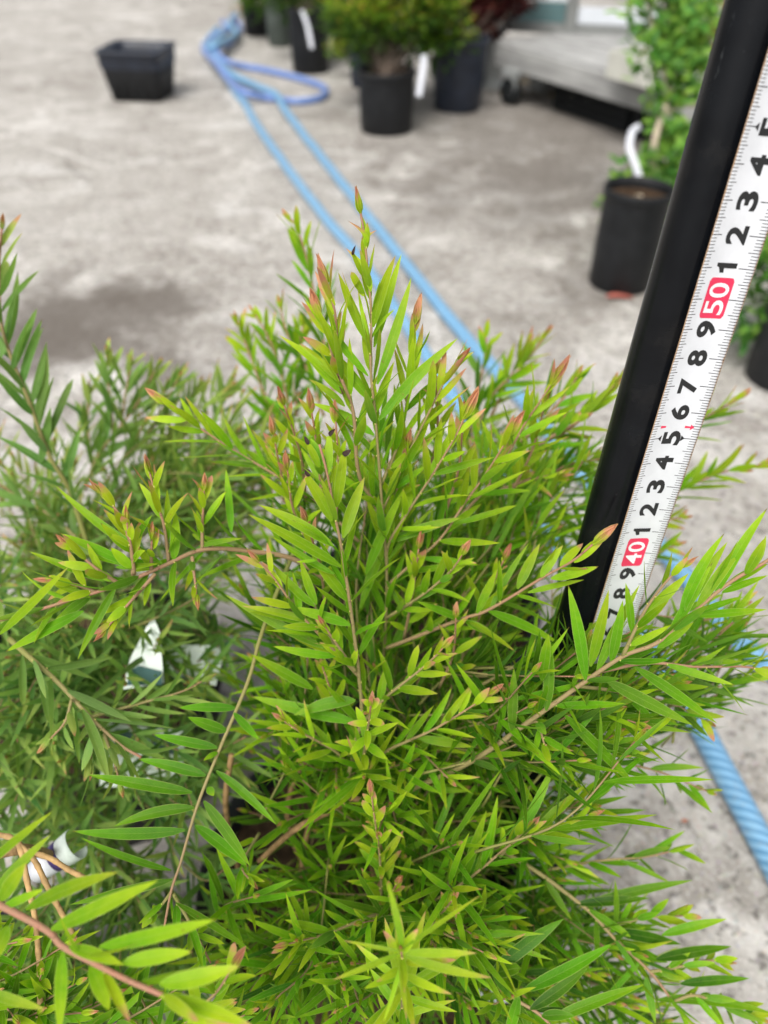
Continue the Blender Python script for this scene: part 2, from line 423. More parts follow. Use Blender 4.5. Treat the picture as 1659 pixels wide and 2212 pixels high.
crate(.36, .16, .30, .20, .085, ang, 'black slatted crate pushed under the plank deck')
crate(.70, .16, .34, .20, .085, ang, 'added black slatted crate darkening the space under the deck beside the tall shrub')  # crates from here on are added to deepen the dark under the deck
crate(1.10, .16, .34, .20, .085, ang, 'added black slatted crate darkening the space under the deck nearest the tall shrub')
crate(.40, .50, .34, .22, .085, ang, 'added black slatted crate darkening the back under the left end of the deck')
# castor
p = PZ(1100, 226)
cs = empty('castor', (p.x, p.y, 0), 'dark castor wheel under the left end of the plank deck', 'wheel')
m = MB(); prof = [(0.008, -.014), (.034, -.014), (.038, -.008), (.038, .008), (.034, .014), (.008, .014)]
mm = MB(); mm.lathe(prof, 28)
ca, sa = math.cos(ang), math.sin(ang)
mm.v = [(p.x + x * ca - z * sa, p.y + x * sa + z * ca, .038 + y) for x, y, z in mm.v]; mm.build('wheel', DARKIN, cs)
m.box((p.x, p.y, .085), (.05, .04, .02), ang); m.box((p.x, p.y + .022, .06), (.03, .004, .06), ang); m.box((p.x, p.y - .022, .06), (.03, .004, .06), ang)
m.build('fork', GALV, cs, False, 0.001)
BRICK = simple('tan_brick', (.36, .22, .11), 0.85, 0.2, 0.3, 30, 0.5)
p = PZ(1205, 186); m = MB(); m.box((p.x, p.y, .028), (.11, .05, .056), .5)
b = m.build('loose_brick', BRICK, None, False, 0.003); tag(b, 'tan brick lying in the shade under the plank deck', 'brick')
TAN = simple('dry_leaf', (.30, .22, .09), 0.8, 0.2, 0.4, 40)
m = MB()
for i in range(160):
    u, v = random.uniform(1080, 1290), random.uniform(160, 215)
    p = PZ(u, v); a = random.uniform(0, 6.28); l = random.uniform(.006, .016)
    d1 = Vector((math.cos(a), math.sin(a), random.uniform(-.1, .4))) * l; d2 = Vector((-math.sin(a), math.cos(a), random.uniform(-.3, .3))) * l * .5
    q = p + Vector((0, 0, .007))
    m.add([tuple(q - d1), tuple(q - d2), tuple(q + d1), tuple(q + d2)], [(0, 1, 2, 3)])
b = m.build('leaf_litter', TAN); tag(b, 'dry leaf litter blown under the plank deck', 'leaf litter', kind='stuff')
# framed partition behind the deck
FRAME = simple('grey_frame', (.22, .23, .225), 0.6, 0.4, 0.15, 10)
SHEETW = simple('white_sheet', (.70, .74, .80), 0.4, 0.4, 0.1, 8)
SHEETT = simple('teal_panel', (.12, .22, .23), 0.4, 0.5, 0.25, 6)
PANELG = simple('grey_panel', (.24, .25, .27), 0.6, 0.4, 0.15, 4)
f0, f1 = PZ(1075, 62, .157), PZ(1420, 82, .157)
f0 = Vector((f0.x - .06, f0.y + .02, 0)); f1 = Vector((f1.x, f1.y + .03, 0))
fd = (f1 - f0).normalized(); fl = (f1 - f0).length; fa = math.atan2(fd.y, fd.x)
scr = empty('framed_partition', (f0.x, f0.y, 0), 'grey framed partition with teal and white sheets behind the deck', 'partition')
def scrp(name, a0, a1, z0, z1, th, mat, off=0):
    c = f0 + fd * ((a0 + a1) / 2) + Vector((-fd.y, fd.x, 0)) * off
    m = MB(); m.box((c.x, c.y, (z0 + z1) / 2), (a1 - a0, th, z1 - z0), fa); return m.build(name, mat, scr, False, 0.002)
X = 1.9
mid = 0.27
for a_ in (0.0, mid, 0.82, 1.4, 1.88): scrp('post', a_, a_ + 0.035, 0, 1.1, .04, FRAME)
for z_ in (.152, .62, 1.07): scrp('rail', -0.01, X + .02, z_, z_ + .026, .030, FRAME, .001)
prev = 0.036
for i, a_ in enumerate((mid, 0.82, 1.4, 1.88)):
    if i == 0:
        scrp('teal_sheet', prev, a_ - .001, .180, .235, .006, SHEETT); scrp('white_sheet', prev, a_ - .001, .237, .262, .006, SHEETW, .002)
        scrp('glass_pane', prev, a_ - .001, .30, .615, .006, PANELG)
    else:
        scrp('white_sheet', prev, a_ - .001, .180, .225, .006, SHEETW); scrp('glass_pane', prev, a_ - .001, .25, .615, .006, PANELG)
    scrp('upper_panel', prev, a_ - .001, .65, 1.065, .006, PANELG)
    prev = a_ + .036

# =================================================================== black square tub
def tub():
    c = PZ(312, 208); rz = R(-6)
    r = empty('planting_tub', (c.x, c.y, 0), 'empty black square planting tub with a thick rim standing alone', 'planter')
    Mz = Matrix.Rotation(rz, 3, 'Z')
    def ring(hw, hd, z, n=6, rad=.02):
        out = []
        for (sx, sy, a0) in ((1, -1, -90), (1, 1, 0), (-1, 1, 90), (-1, -1, 180)):
            for k in range(n):
                a = R(a0 + 90 * k / (n - 1))
                q = Mz @ Vector((sx * (hw - rad) + rad * math.cos(a), sy * (hd - rad) + rad * math.sin(a), 0))
                out.append((c.x + q.x, c.y + q.y, z))
        return out
    def skin(rings, closed_bottom=False):
        m = MB(); n = len(rings[0]); vs = [v for g in rings for v in g]
        fs = [(i * n + j, i * n + (j + 1) % n, (i + 1) * n + (j + 1) % n, (i + 1) * n + j) for i in range(len(rings) - 1) for j in range(n)]
        if closed_bottom: fs.append(tuple(range(n - 1, -1, -1)))
        m.add(vs, fs); return m
    H = .135; w1, w0, d1, d0 = .094, .077, .092, .074
    skin([ring(w0, d0, .002), ring(w0 + .012, d0 + .012, .085), ring(w0 + .012, d0 + .012, .088), ring(w0 + .0125, d0 + .0125, .092), ring(w0 + .006, d0 + .006, .09), ring(w0 - .006, d0 - .006, .008)], True).build('body', BLACKPOT, r)
    mb = skin([ring(w0 + .014, d0 + .014, .088), ring(w1 - .002, d1 - .002, .094), ring(w1, d1, .128), ring(w1 + .006, d1 + .006, .131), ring(w1 + .006, d1 + .006, H), ring(w1 - .012, d1 - .012, H), ring(w1 - .014, d1 - .014, .095), ring(w0 + .006, d0 + .006, .09)])
    mb.build('rim', BLUEPOT, r)
    for k in range(5):
        for e in (-1, 1):
            q = Mz @ Vector((-.06 + k * .03, e * (d0 + .003), 0)); m = MB(); m.box((c.x + q.x, c.y + q.y, .042), (.006, .008, .07), rz); m.build('rib', BLACKPOT, r, False)
    m = MB(); m.add(ring(w0 - .006, d0 - .006, .03), [tuple(range(24))])
    m.build('inner_floor', BLACKPOT, r)
    GR = MB()
    for k in range(7):
        q = Mz @ Vector((-.066 + k * .022, 0, 0)); GR.box((c.x + q.x, c.y + q.y, .100), (.005, .15, .005), rz)
    for k in range(6):
        q = Mz @ Vector((0, -.060 + k * .024, 0)); GR.box((c.x + q.x, c.y + q.y, .0995), (.15, .005, .0045), rz)
    GR.build('grid_tray', GREYPOT, r, False)
tub()

# =================================================================== hoses
def mat_hose(name, a, b, c_):
    N = NT(name)
    at = N.n('ShaderNodeAttribute', attribute_name='ld', attribute_type='GEOMETRY')
    sp = N.n('ShaderNodeSeparateColor'); N.t.links.new(at.outputs['Color'], sp.inputs[0])
    L, A, B = sp.outputs[0], sp.outputs[1], sp.outputs[2]
    ph = N.math('ADD', N.math('MULTIPLY', L, 2 * math.pi * 110.0), N.math('MULTIPLY', N.math('ARCTAN2', B, A), 5.0))
    st = N.math('ADD', 0.5, N.math('MULTIPLY', N.math('SINE', ph), 0.5))
    o = N.obj(); n = N.noise(o, 40, 4)
    c = N.mix(N.smooth(st, 0.25, 0.8), a, b)
    c = N.mix(N.math('MULTIPLY', N.smooth(n, 0.5, 0.75), 0.4), c, c_)
    c = N.mix(N.math('MULTIPLY', N.smooth(N.noise(o, 130, 4, .7), 0.56, 0.72), 0.35), c, (.30, .27, .22))
    N.bsdf(c, 0.38, 0.5, N.bump(st, 0.5, 0.0008), **{'Coat Weight': 0.2})
    return N.m
HB = mat_hose('light_blue_hose', (.11, .28, .48), (.24, .47, .70), (.32, .50, .62))
HV = mat_hose('violet_blue_hose', (.12, .21, .50), (.20, .31, .65), (.28, .38, .62))
def hose(name, pts, mat, label, group, rad=0.0103, lifts=None):
    P = []
    for i, q in enumerate(pts):
        z = q[2] if len(q) > 2 else rad
        P.append(PZ(q[0], q[1], z))
    P = catmull(P, 10)
    P = [Vector((p.x, p.y, max(p.z, rad))) + Vector((noise.noise(p * 9) * .002, noise.noise(p * 9 + Vector((5, 5, 5))) * .002, 0)) for p in P]
    m = MB(); n = 20
    m.tube(P, rad, n, lambda t, a, L: (L, math.cos(a * 2 * math.pi), math.sin(a * 2 * math.pi), 0))
    o = m.build(name, mat); tag(o, label, 'hose', group); return o
g_h = 'blue garden hose runs on the concrete'
rd = .0103
hose('garden_hose', [(470, 60), (445, 92), (452, 118), (476, 150), (505, 195), (530, 225), (562, 280), (620, 362), (700, 468), (770, 548), (870, 690), (985, 865), (1129, 1082), (1200, 1172), (1300, 1280), (1430, 1440), (1500, 1550), (1560, 1660), (1640, 1810), (1750, 2020)],
     HB, 'light blue hose along the left of the pair, coming out in the bottom right corner', g_h)
hose('garden_hose', [(505, 40), (478, 74), (455, 100, .02), (470, 130, .03), (500, 160, .028), (540, 180, .018), (595, 204, .026), (612, 232, .02), (660, 296), (720, 372), (800, 472), (880, 575), (1000, 722), (1059, 788), (1164, 905), (1239, 1005), (1340, 1100), (1450, 1210), (1574, 1357), (1660, 1440), (1800, 1560)],
     HB, 'light blue hose along the right of the pair, passing behind the black pole', g_h)
hose('garden_hose', [(500, 36), (520, 60), (498, 92), (470, 108, .032), (488, 132, .03), (540, 146), (610, 160), (680, 180), (704, 196), (690, 212), (640, 219), (580, 212), (530, 200, .03), (498, 176, .03), (470, 140, .05), (446, 116, .035), (440, 100), (462, 78), (492, 62), (480, 46)],
     HV, 'violet blue hose lying in a flat loop beside the black pots', g_h)
hose('garden_hose', [(510, 30), (496, 52, .03), (512, 72, .03), (490, 86, .045), (462, 100, .05), (440, 112, .012)], HB,
     'short bunched blue hose end heaped at the far turn', g_h)

# =================================================================== leaves
def leaf_geo(B, D, L, W, Nn, bend=0.15, side=0.0, fold=0.25, nu=8, na=2, age=.5, rnd=.5, cut=1.0, blunt=False, twist=0.0):
    """one blade: base B, direction D, length L, width W, upper side Nn"""
    D = D.normalized(); Nn = (Nn - D * Nn.dot(D)).normalized(); T = D.cross(Nn)
    vs = []; ds = []; cols = 2 * na + 1
    for i in range(nu + 1):
        t = i / nu * cut
        if blunt: w = min(1, (t / .35) ** .6) * (max(0, 1 - ((t - .35) / .65) ** 3.5) ** .5 if t > .35 else 1)
        else:
            w = min(1.0, (t + .012) ** .66 * (1 - t) ** .95 / .335) ** .95 if t < 1 else 0.0
        w = max(w, .05 if t < .05 else 0.012)
        c = B + D * (L * t) + Nn * (-bend * L * t * t) + T * (side * L * t * (t - .2))
        tw = twist * t; Tt = T * math.cos(tw) + Nn * math.sin(tw); Nt = Nn * math.cos(tw) - T * math.sin(tw)
        for j in range(cols):
            s = (j - na) / na
            x = s * w * W / 2
            vs.append(tuple(c + Tt * x + Nt * (abs(x) * fold + math.sin(i * 2.1 + rnd * 20) * abs(s) * W * .02)))
            ds.append((t, (s + 1) / 2, age, rnd))
    fs = [(i * cols + j, i * cols + j + 1, (i + 1) * cols + j + 1, (i + 1) * cols + j) for i in range(nu) for j in range(cols - 1)]
    return vs, fs, ds

class Plant:
    """collects branches; each leaf is remembered so that the ones that show largest can become objects"""
    def __init__(s, root, lmat, smat, limit=300):
        s.root = root; s.lmat = lmat; s.smat = smat; s.limit = limit; s.slim = .87
        s.leaves = []; s.twigs = MB(); s.loose = MB()
    def leaf(s, br, *a, **k):
        if s.slim != 1: a = (a[0], a[1], a[2], a[3] * s.slim) + a[4:]
        g = leaf_geo(*a, **k)
        if br is None: s.loose.add(*g); return
        B, D, L, W = a[0], a[1].normalized(), a[2], a[3]
        p0 = proj(B); p1 = proj(B + D * L); c = proj(B + D * L * .5)
        inside = -30 < c[0] < 1690 and -30 < c[1] < 2240
        ar = (math.hypot(p1[0] - p0[0], p1[1] - p0[1]) + 20) * W / max(c[2], .05) if inside else 0
        s.leaves.append((ar, br, g))
    def finish(s):
        s.leaves.sort(key=lambda q: -q[0])
        for i, (ar, br, g) in enumerate(s.leaves):
            if i < s.limit and ar > 0:
                m = MB(); m.add(*g); m.build('leaf', s.lmat, br)
            else: s.loose.add(*g)
        if s.loose.v:
            o = s.loose.build('foliage', s.lmat, s.root); o['kind'] = 'stuff'
        if s.twigs.v:
            o = s.twigs.build('twigs', s.smat, s.root); o['kind'] = 'stuff'

def bud_geo(P, D, size, age):
    m = MB(); D = D.normalized(); o1 = D.orthogonal().normalized(); o2 = D.cross(o1)
    for k in range(7):
        a = k * 2.4; rr = o1 * math.cos(a) + o2 * math.sin(a)
        L = size * random.uniform(.8, 1.15)
        m.add(*leaf_geo(P + rr * size * .06, (D + rr * .32), L, size * .36, -rr, bend=-.42, fold=.5, nu=5, na=1, age=max(0, age + random.uniform(-.05, .04)), rnd=random.random()))
    return m

def shoot(pl, pts, L=.026, W=.0037, n=None, sp=.0042, hero=True, age=.5, tipage=.08, ang=36, rad=.00068, bud=True, start=.12, facing=.5, stemage=.55, bend=.04, budsize=.0065, droop=0.0, lowres=False, auto=True, hand=None, youngspan=.30, taper=.62, blunt=.05):
    """pts run from the base of the shoot to its tip, in world space"""
    P = catmull(pts, 6); k = len(P)
    acc = [0]
    for i in range(1, k): acc.append(acc[-1] + (P[i] - P[i - 1]).length)
    tot = acc[-1]
    rr = [rad * (1.1 - .65 * a / tot) * (.85 if rad > .00095 else 1) for a in acc]
    sm = MB() if hero else pl.twigs
    def at(x):
        for i in range(1, k):
            if acc[i] >= x:
                f = (x - acc[i - 1]) / max(1e-9, acc[i] - acc[i - 1]); return P[i - 1].lerp(P[i], f), (P[i] - P[i - 1]).normalized(), i
        return P[-1], (P[-1] - P[-2]).normalized(), k - 1
    sm.tube(P, rr, 8 if hero else 4, lambda t, a, L_: (0, 0, stemage * (1 - t) + .12, 0))
    out = []
    if auto:
        x = tot * start; phi = random.uniform(0, 6.28)
        while x < tot * .985:
            q, T, i = at(x); fr = x / tot
            phi += 2.4 + random.uniform(-.35, .35)
            o1 = T.orthogonal().normalized(); o2 = T.cross(o1); rv = o1 * math.cos(phi) + o2 * math.sin(phi)
            yng = max(0, (fr - (1 - youngspan)) / youngspan)
            sz = (1 - taper * yng ** 1.3) * random.uniform(.72, 1.12) * (.75 + .25 * min(1, fr / .3))
            a_ = R(ang * (1 - .45 * yng) + random.uniform(-13, 13))
            D = (T * math.cos(a_) + rv * math.sin(a_) + Vector((0, 0, -droop))).normalized()
            ad = (T * math.sin(a_) - rv * math.cos(a_))
            tocam = (CAMP - q).normalized()
            f = random.uniform(facing - .5, facing + .3); Nn = ad * (1 - f) + tocam * f + Vector((random.uniform(-.3, .3), random.uniform(-.3, .3), random.uniform(-.3, .3)))
            ag = age * (1 - yng) + tipage * yng + random.uniform(-.12, .12)
            if ag > .25 and random.random() < .08: ag += .2
            B = q + rv * rr[i] * .8
            Lf = L * sz
            pl.leaf(('B', id(sm)) if hero else None, B, D, Lf, W * (.7 + .3 * sz) * random.uniform(.82, 1.15), Nn,
                    bend=random.gauss(bend, .09), side=random.gauss(0, .06), fold=random.uniform(.05, .4), nu=8 if hero else 5, na=2 if hero else 1,
                    age=max(0.02, min(1, ag)), rnd=random.random(), blunt=random.random() < blunt, twist=random.gauss(0, .35))
            if hero and random.random() < .75:     # axillary bud
                c = q + rv * rr[i] * 1.1 + T * .0006; e = .00042
                sm.add([tuple(c + v * e) for v in (Vector((1, 0, 0)), Vector((-1, 0, 0)), Vector((0, 1, 0)), Vector((0, -1, 0)), Vector((0, 0, 1.5)), Vector((0, 0, -1.5)))],
                       [(0, 2, 4), (2, 1, 4), (1, 3, 4), (3, 0, 4), (2, 0, 5), (1, 2, 5), (3, 1, 5), (0, 3, 5)], [(0, 0, .5, 1)] * 6)
            x += sp * (.66 if hero else .85) * random.uniform(.7, 1.3)
    br = None
    if hero:
        br = sm.build('branch', pl.smat, pl.root)
        for i in range(len(pl.leaves)):
            if pl.leaves[i][1] == ('B', id(sm)): pl.leaves[i] = (pl.leaves[i][0], br, pl.leaves[i][2])
    if bud:
        bm_ = bud_geo(P[-1] - (P[-1] - P[-2]).normalized() * .001, P[-1] - P[-2], budsize, tipage * .6)
        if hero: bm_.build('bud', pl.lmat, br)
        else: pl.loose.add(bm_.v, bm_.f, bm_.d)
    if hand:
        for h in hand:
            bx, by, tx, ty, wpx = h[:5]; opt = h[5] if len(h) > 5 else {}
            # depth of the nearest point of the stem
            best = min(P, key=lambda p: (proj(p)[0] - bx) ** 2 + (proj(p)[1] - by) ** 2)
            d0 = proj(best)[2] + opt.get('d0', -.0006); d1 = d0 + opt.get('dd', random.uniform(-.008, .003))
            B = PT(bx, by, d0); E_ = PT(tx, ty, d1); D = E_ - B; Lr = D.length / opt.get('cut', 1.0)
            tocam = (CAMP - B).normalized()
            T = (P[-1] - P[0]).normalized()
            Nn = tocam * opt.get('f', .8) + Vector((0, 0, .35)) + Vector((random.uniform(-.2, .2), random.uniform(-.2, .2), 0))
            g = dict(bend=opt.get('bend', random.uniform(-.03, .10)), side=opt.get('side', random.gauss(0, .07)), fold=random.uniform(.04, .22), nu=10, na=2,
                     age=opt.get('age', .42) , rnd=random.random(), cut=opt.get('cut', 1.0), blunt=opt.get('blunt', False), twist=opt.get('tw', random.gauss(0, .12)))
            pl.leaf(br, B, D, Lr, wpx / FPX * d0 * .96, Nn, **g)
            if 'cut' in opt:
                m = MB(); e = B + D
                m.add(*leaf_geo(e - D * .008, D + Vector((random.uniform(-.006, .006), 0, .001)), .0030, wpx / FPX * d0 * .5, Nn, bend=.5, side=.4, nu=5, na=1, fold=.8))
                m.build('scorched_tip', BURN, br)
    return br

def U(*pts): return [PT(*p) for p in pts]

# ---- pots
def pot(root, x, y, r, h, mat=BLACKPOT, soil=True, taper=.84, n=40):
    m = MB()
    m.lathe([(r * taper * .96, 0.001), (r * taper, .004), (r * (taper + 1) / 2, h * .5), (r * .985, h - .02), (r * 1.0, h - .016), (r * 1.03, h - .014), (r * 1.04, h - .002), (r * 1.02, h), (r * .97, h), (r * .955, h - .01), (r * taper * .93, .01)], n, (x, y, 0), .01)
    m.add([(x, y, .001)] , [])
    m.build('pot', mat, root)
    if soil:
        m = MB(); rs = r * .955; vs = [(x, y, h - .014)]; fs = []
        rings = 6; k = 28
        for i in range(1, rings + 1):
            for j in range(k):
                a = 2 * math.pi * j / k; q = Vector((x + rs * i / rings * math.cos(a), y + rs * i / rings * math.sin(a), 0))
                vs.append((q.x, q.y, h - .018 + noise.noise(q * 60) * .004 * (i < rings)))
        for j in range(k): fs.append((0, 1 + j, 1 + (j + 1) % k))
        for i in range(rings - 1):
            for j in range(k): fs.append((1 + i * k + j, 1 + (i + 1) * k + j, 1 + (i + 1) * k + (j + 1) % k, 1 + i * k + (j + 1) % k))
        m.add(vs, fs); m.build('soil', SOIL, root)

def inpoly(x, y, P):
    c = False; n = len(P); j = n - 1
    for i in range(n):
        if (P[i][1] > y) != (P[j][1] > y) and x < (P[j][0] - P[i][0]) * (y - P[i][1]) / (P[j][1] - P[i][1]) + P[i][0]: c = not c
        j = i
    return c
# region of the picture the measuring tape must stay clear in, nearer than the pole
TAPEQ = [(1490, -50), (1700, -50), (1660, 650), (1440, 1290), (1225, 1300)]
def bad(p):
    u, v, d = proj(p)
    if p.z < .02: return True
    return d < .36 and inpoly(u, v, TAPEQ) and v < 1300

def fill(pl, poly, d0, d1, count, axis, **kw):
    us = [p[0] for p in poly]; vs = [p[1] for p in poly]; made = 0; tries = 0
    while made < count and tries < count * 60:
        tries += 1
        u = random.uniform(min(us), max(us)); v = random.uniform(min(vs), max(vs))
        if not inpoly(u, v, poly): continue
        d = random.uniform(d0, d1) * (1 - max(0, v - 1700) / 7000)
        tip = PT(u, v, d)
        if tip.z < .09: continue
        if d < .42 and inpoly(u, v, [(180, 1330), (500, 1330), (480, 1760), (160, 1760)]) and random.random() < .15: continue
        rad = Vector((tip.x - axis[0], tip.y - axis[1], 0)); rl = rad.length
        dr = (rad.normalized() * min(1.1, .15 + rl * 7) + Vector((0, 0, random.uniform(.45, 1.1))) + Vector((random.gauss(0, .28), random.gauss(0, .28), random.gauss(0, .1)))).normalized()
        ln = random.uniform(.05, .085)
        base = tip - dr * ln; mid_ = (tip + base) / 2 + Vector((random.gauss(0, .004), random.gauss(0, .004), -.004))
        if base.z < .03: continue
        if any(bad(q) for q in (tip, mid_, base, tip + dr * .02, tip + Vector((.015, 0, 0)))): continue
        k = dict(hero=False, sp=.0054, age=random.uniform(.45, 1.05), tipage=.25, L=random.uniform(.029, .042), W=.0033, rad=.0006, facing=.3, ang=38, budsize=.006, stemage=.9, youngspan=.3)
        k.update({a: (b() if callable(b) else b) for a, b in kw.items()})
        shoot(pl, [base, mid_, tip], **k); made += 1

# ------------------------------------------------------------------ the main bottlebrush
MX, MY = 0.0, .205
main = empty('bottlebrush_plant', (MX, MY, 0), 'large bright green bottlebrush plant in sharp focus with pink shoot tips, beside the pole', 'plant', 'potted bottlebrush plants')
pot(main, MX, MY, .105, .135)
pl = Plant(main, LEAF, STEM)
Y = dict(age=.16); P2 = dict(age=.05)
# main leader with its leaves taken one by one
shoot(pl, U((825, 1760, .43), (825, 1500, .375), (833, 1349, .345), (835, 1230, .325), (820, 1020, .30), (810, 890, .287), (801, 800, .28), (802, 682, .274), (796, 600, .271), (789, 530, .269), (786, 500, .268), (778, 455, .266)),
      auto=True, start=.30, sp=.0075, L=.029, W=.0037, ang=29, age=.44, rad=.00105, tipage=.2, stemage=.6, youngspan=.34, taper=.75, budsize=.0075, facing=.4, hand=[
    (793, 737, 725, 590, 26, dict(age=.34, side=.05)), (792, 738, 738, 586, 5, dict(age=.3)), (797, 740, 769, 622, 11, dict(age=.28)),
    (787, 600, 762, 551, 13, dict(age=.3, cut=.8)), (786, 634, 755, 590, 20, dict(age=.33, blunt=True)), (786, 640, 768, 612, 12, Y),
    (801, 630, 782, 527, 20, dict(age=.2, side=-.45, bend=.1)), (793, 525, 789, 474, 13, dict(age=.07, side=-.9)), (786, 525, 795, 492, 12, dict(age=.12, side=.6)),
    (806, 707, 838, 548, 25, dict(age=.33)), (808, 750, 864, 545, 23, dict(age=.34, d0=.003)), (815, 830, 897, 600, 27, dict(age=.42)),
    (818, 908, 973, 718, 30, dict(age=.44)), (795, 812, 650, 645, 22, dict(age=.4)), (802, 866, 712, 755, 29, dict(age=.42)), (808, 940, 685, 850, 26, dict(age=.42, side=-.2)),
    (815, 1000, 838, 810, 15, dict(age=.55, d0=.004)), (837, 1000, 838, 820, 16, dict(age=.65, d0=.006)), (846, 1070, 905, 915, 18, dict(age=.6)),
    (832, 1250, 880, 1330, 11, dict(age=.6)), (790, 1240, 866, 1050, 25, dict(age=.46, d0=-.01)), (778, 1315, 874, 1025, 28, dict(age=.42, d0=-.014)),
    (844, 1170, 990, 1105, 26, dict(age=.52)), (840, 1210, 930, 1080, 14, dict(age=.5)), (838, 1420, 948, 1225, 26, dict(age=.6, d0=-.004)),
    (835, 1500, 830, 1380, 15, dict(age=.45)), (832, 1400, 817, 1293, 19, dict(age=.33))])
shoot(pl, U((826, 1140, .318), (815, 1099, .312), (775, 1024, .30), (763, 890, .287), (733, 800, .28), (724, 680, .272), (705, 612, .268)),
      L=.029, sp=.0055, ang=30, age=.38, tipage=.05, rad=.0009, stemage=.35, facing=.6, budsize=.0095, youngspan=.36, hand=[
    (737, 850, 645, 740, 22, dict(age=.36)), (732, 825, 655, 732, 20, dict(age=.28)), (745, 878, 677, 810, 18, dict(age=.38)), (724, 660, 706, 618, 9, P2), (722, 680, 688, 612, 10, P2)])
shoot(pl, U((740, 850, .288), (716, 760, .28), (703, 710, .276), (690, 675, .274)), L=.016, sp=.006, age=.12, tipage=.02, rad=.0007, facing=.7, budsize=.0085, stemage=.2)
shoot(pl, U((822, 1050, .305), (860, 960, .30), (876, 890, .298), (888, 780, .292), (892, 730, .29), (898, 695, .288)),
      L=.024, sp=.006, age=.34, tipage=.05, facing=.7, budsize=.0095, youngspan=.45, ang=30)
shoot(pl, U((822, 1110, .312), (876, 994, .302), (912, 920, .296), (965, 815, .288), (985, 785, .286), (993, 776, .285)),
      L=.025, sp=.0056, age=.34, tipage=.08, facing=.7, budsize=.006, youngspan=.45, ang=31)
shoot(pl, U((835, 1230, .325), (839, 1176, .318), (880, 1108, .31), (935, 1024, .30), (980, 949, .293), (1004, 900, .29)),
      L=.025, sp=.0056, age=.36, tipage=.07, facing=.7, budsize=.012, youngspan=.45, ang=42)
shoot(pl, U((840, 1262, .33), (895, 1213, .325), (950, 1165, .32), (1005, 1085, .316), (1045, 1030, .312), (1080, 975, .308), (1102, 938, .305)),
      L=.027, sp=.0056, age=.4, tipage=.07, facing=.6, budsize=.010, youngspan=.4, ang=42, stemage=.3)
shoot(pl, U((990, 1120, .33), (1068, 1034, .33), (1098, 981, .328), (1134, 915, .325), (1166, 868, .322), (1192, 828, .32)),
      L=.027, sp=.0055, age=.4, tipage=.05, facing=.6, budsize=.012, youngspan=.4, ang=42, stemage=.25)
shoot(pl, U((835, 1400, .345), (900, 1375, .335), (994, 1338, .318), (1056, 1317, .31), (1175, 1246, .295), (1235, 1213, .288), (1285, 1172, .283)),
      auto=True, start=.1, sp=.013, L=.022, age=.45, tipage=.06, facing=.6, budsize=.010, stemage=.25, rad=.0010, hand=[
    (1058, 1318, 1133, 1168, 16, dict(age=.52)), (1030, 1325, 1073, 1228, 22, dict(age=.42)), (1118, 1272, 1162, 1172, 25, dict(age=.38)), (1168, 1247, 1212, 1175, 24, dict(age=.3)),
    (1210, 1223, 1262, 1166, 22, dict(age=.18, bend=.3)), (1190, 1250, 1297, 1228, 25, dict(age=.3)), (1140, 1280, 1260, 1248, 16, dict(age=.36)), (1055, 1320, 1213, 1378, 27, dict(age=.55)),
    (1003, 1340, 1060, 1368, 22, dict(age=.5, blunt=True)), (1000, 1338, 905, 1300, 20, dict(age=.6)), (1240, 1215, 1308, 1172, 17, dict(age=.2)), (1080, 1300, 1205, 1335, 12, dict(age=.6, d0=.02))])
shoot(pl, U((835, 1335, .33), (910, 1287, .318), (967, 1240, .308), (990, 1212, .303), (1000, 1195, .30)),
      L=.018, sp=.0052, age=.36, tipage=.08, facing=.7, budsize=.008, youngspan=.5)
# near second leader with scorched leaf ends
shoot(pl, U((742, 1720, .35), (779, 1557, .325), (776, 1468, .312), (770, 1409, .303), (756, 1304, .29), (738, 1185, .276), (723, 1111, .268), (708, 1028, .262), (690, 960, .258)),
      auto=True, start=.12, sp=.0078, L=.027, ang=33, age=.48, tipage=.3, rad=.0011, stemage=.55, bud=False, facing=.5, hand=[
    (717, 1126, 668, 1028, 29, dict(age=.33, cut=.82)), (726, 1096, 744, 985, 27, dict(age=.33, cut=.82)), (741, 1162, 782, 1028, 30, dict(age=.33)),
    (709, 1025, 713, 942, 21, dict(age=.33, cut=.82)), (690, 1010, 667, 960, 20, dict(age=.33, cut=.82)), (720, 1180, 570, 1075, 29, dict(age=.38)),
    (738, 1225, 540, 1105, 29, dict(age=.42)), (722, 1240, 580, 1168, 19, dict(age=.5)), (752, 1300, 689, 1218, 28, dict(age=.44, blunt=True)),
    (757, 1350, 625, 1305, 27, dict(age=.45)), (680, 1310, 575, 1225, 22, dict(age=.45)), (676, 1345, 527, 1296, 20, dict(age=.32)),
    (700, 1400, 480, 1290, 24, dict(age=.5)), (724, 1418, 588, 1404, 22, dict(age=.46)), (676, 1488, 543, 1415, 27, dict(age=.5)),
    (768, 1513, 633, 1520, 32, dict(age=.58, side=-.22)), (770, 1560, 537, 1508, 32, dict(age=.5)), (690, 1355, 610, 1352, 22, dict(age=.42)),
    (760, 1120, 690, 1040, 16, dict(age=.5, d0=.01)), (683, 1210, 640, 1215, 9, dict(age=.4)), (684, 1306, 642, 1213, 22, dict(age=.42))])
shoot(pl, U((776, 1462, .312), (732, 1415, .303), (666, 1346, .293), (642, 1319, .29), (589, 1245, .284), (556, 1210, .28)),
      L=.022, sp=.0056, age=.38, tipage=.05, facing=.6, budsize=.006, youngspan=.5, ang=36, stemage=.3)
shoot(pl, U((768, 1450, .306), (747, 1420, .30), (717, 1376, .292), (700, 1350, .288)), L=.013, sp=.005, age=.3, tipage=.04, facing=.7, budsize=.006)
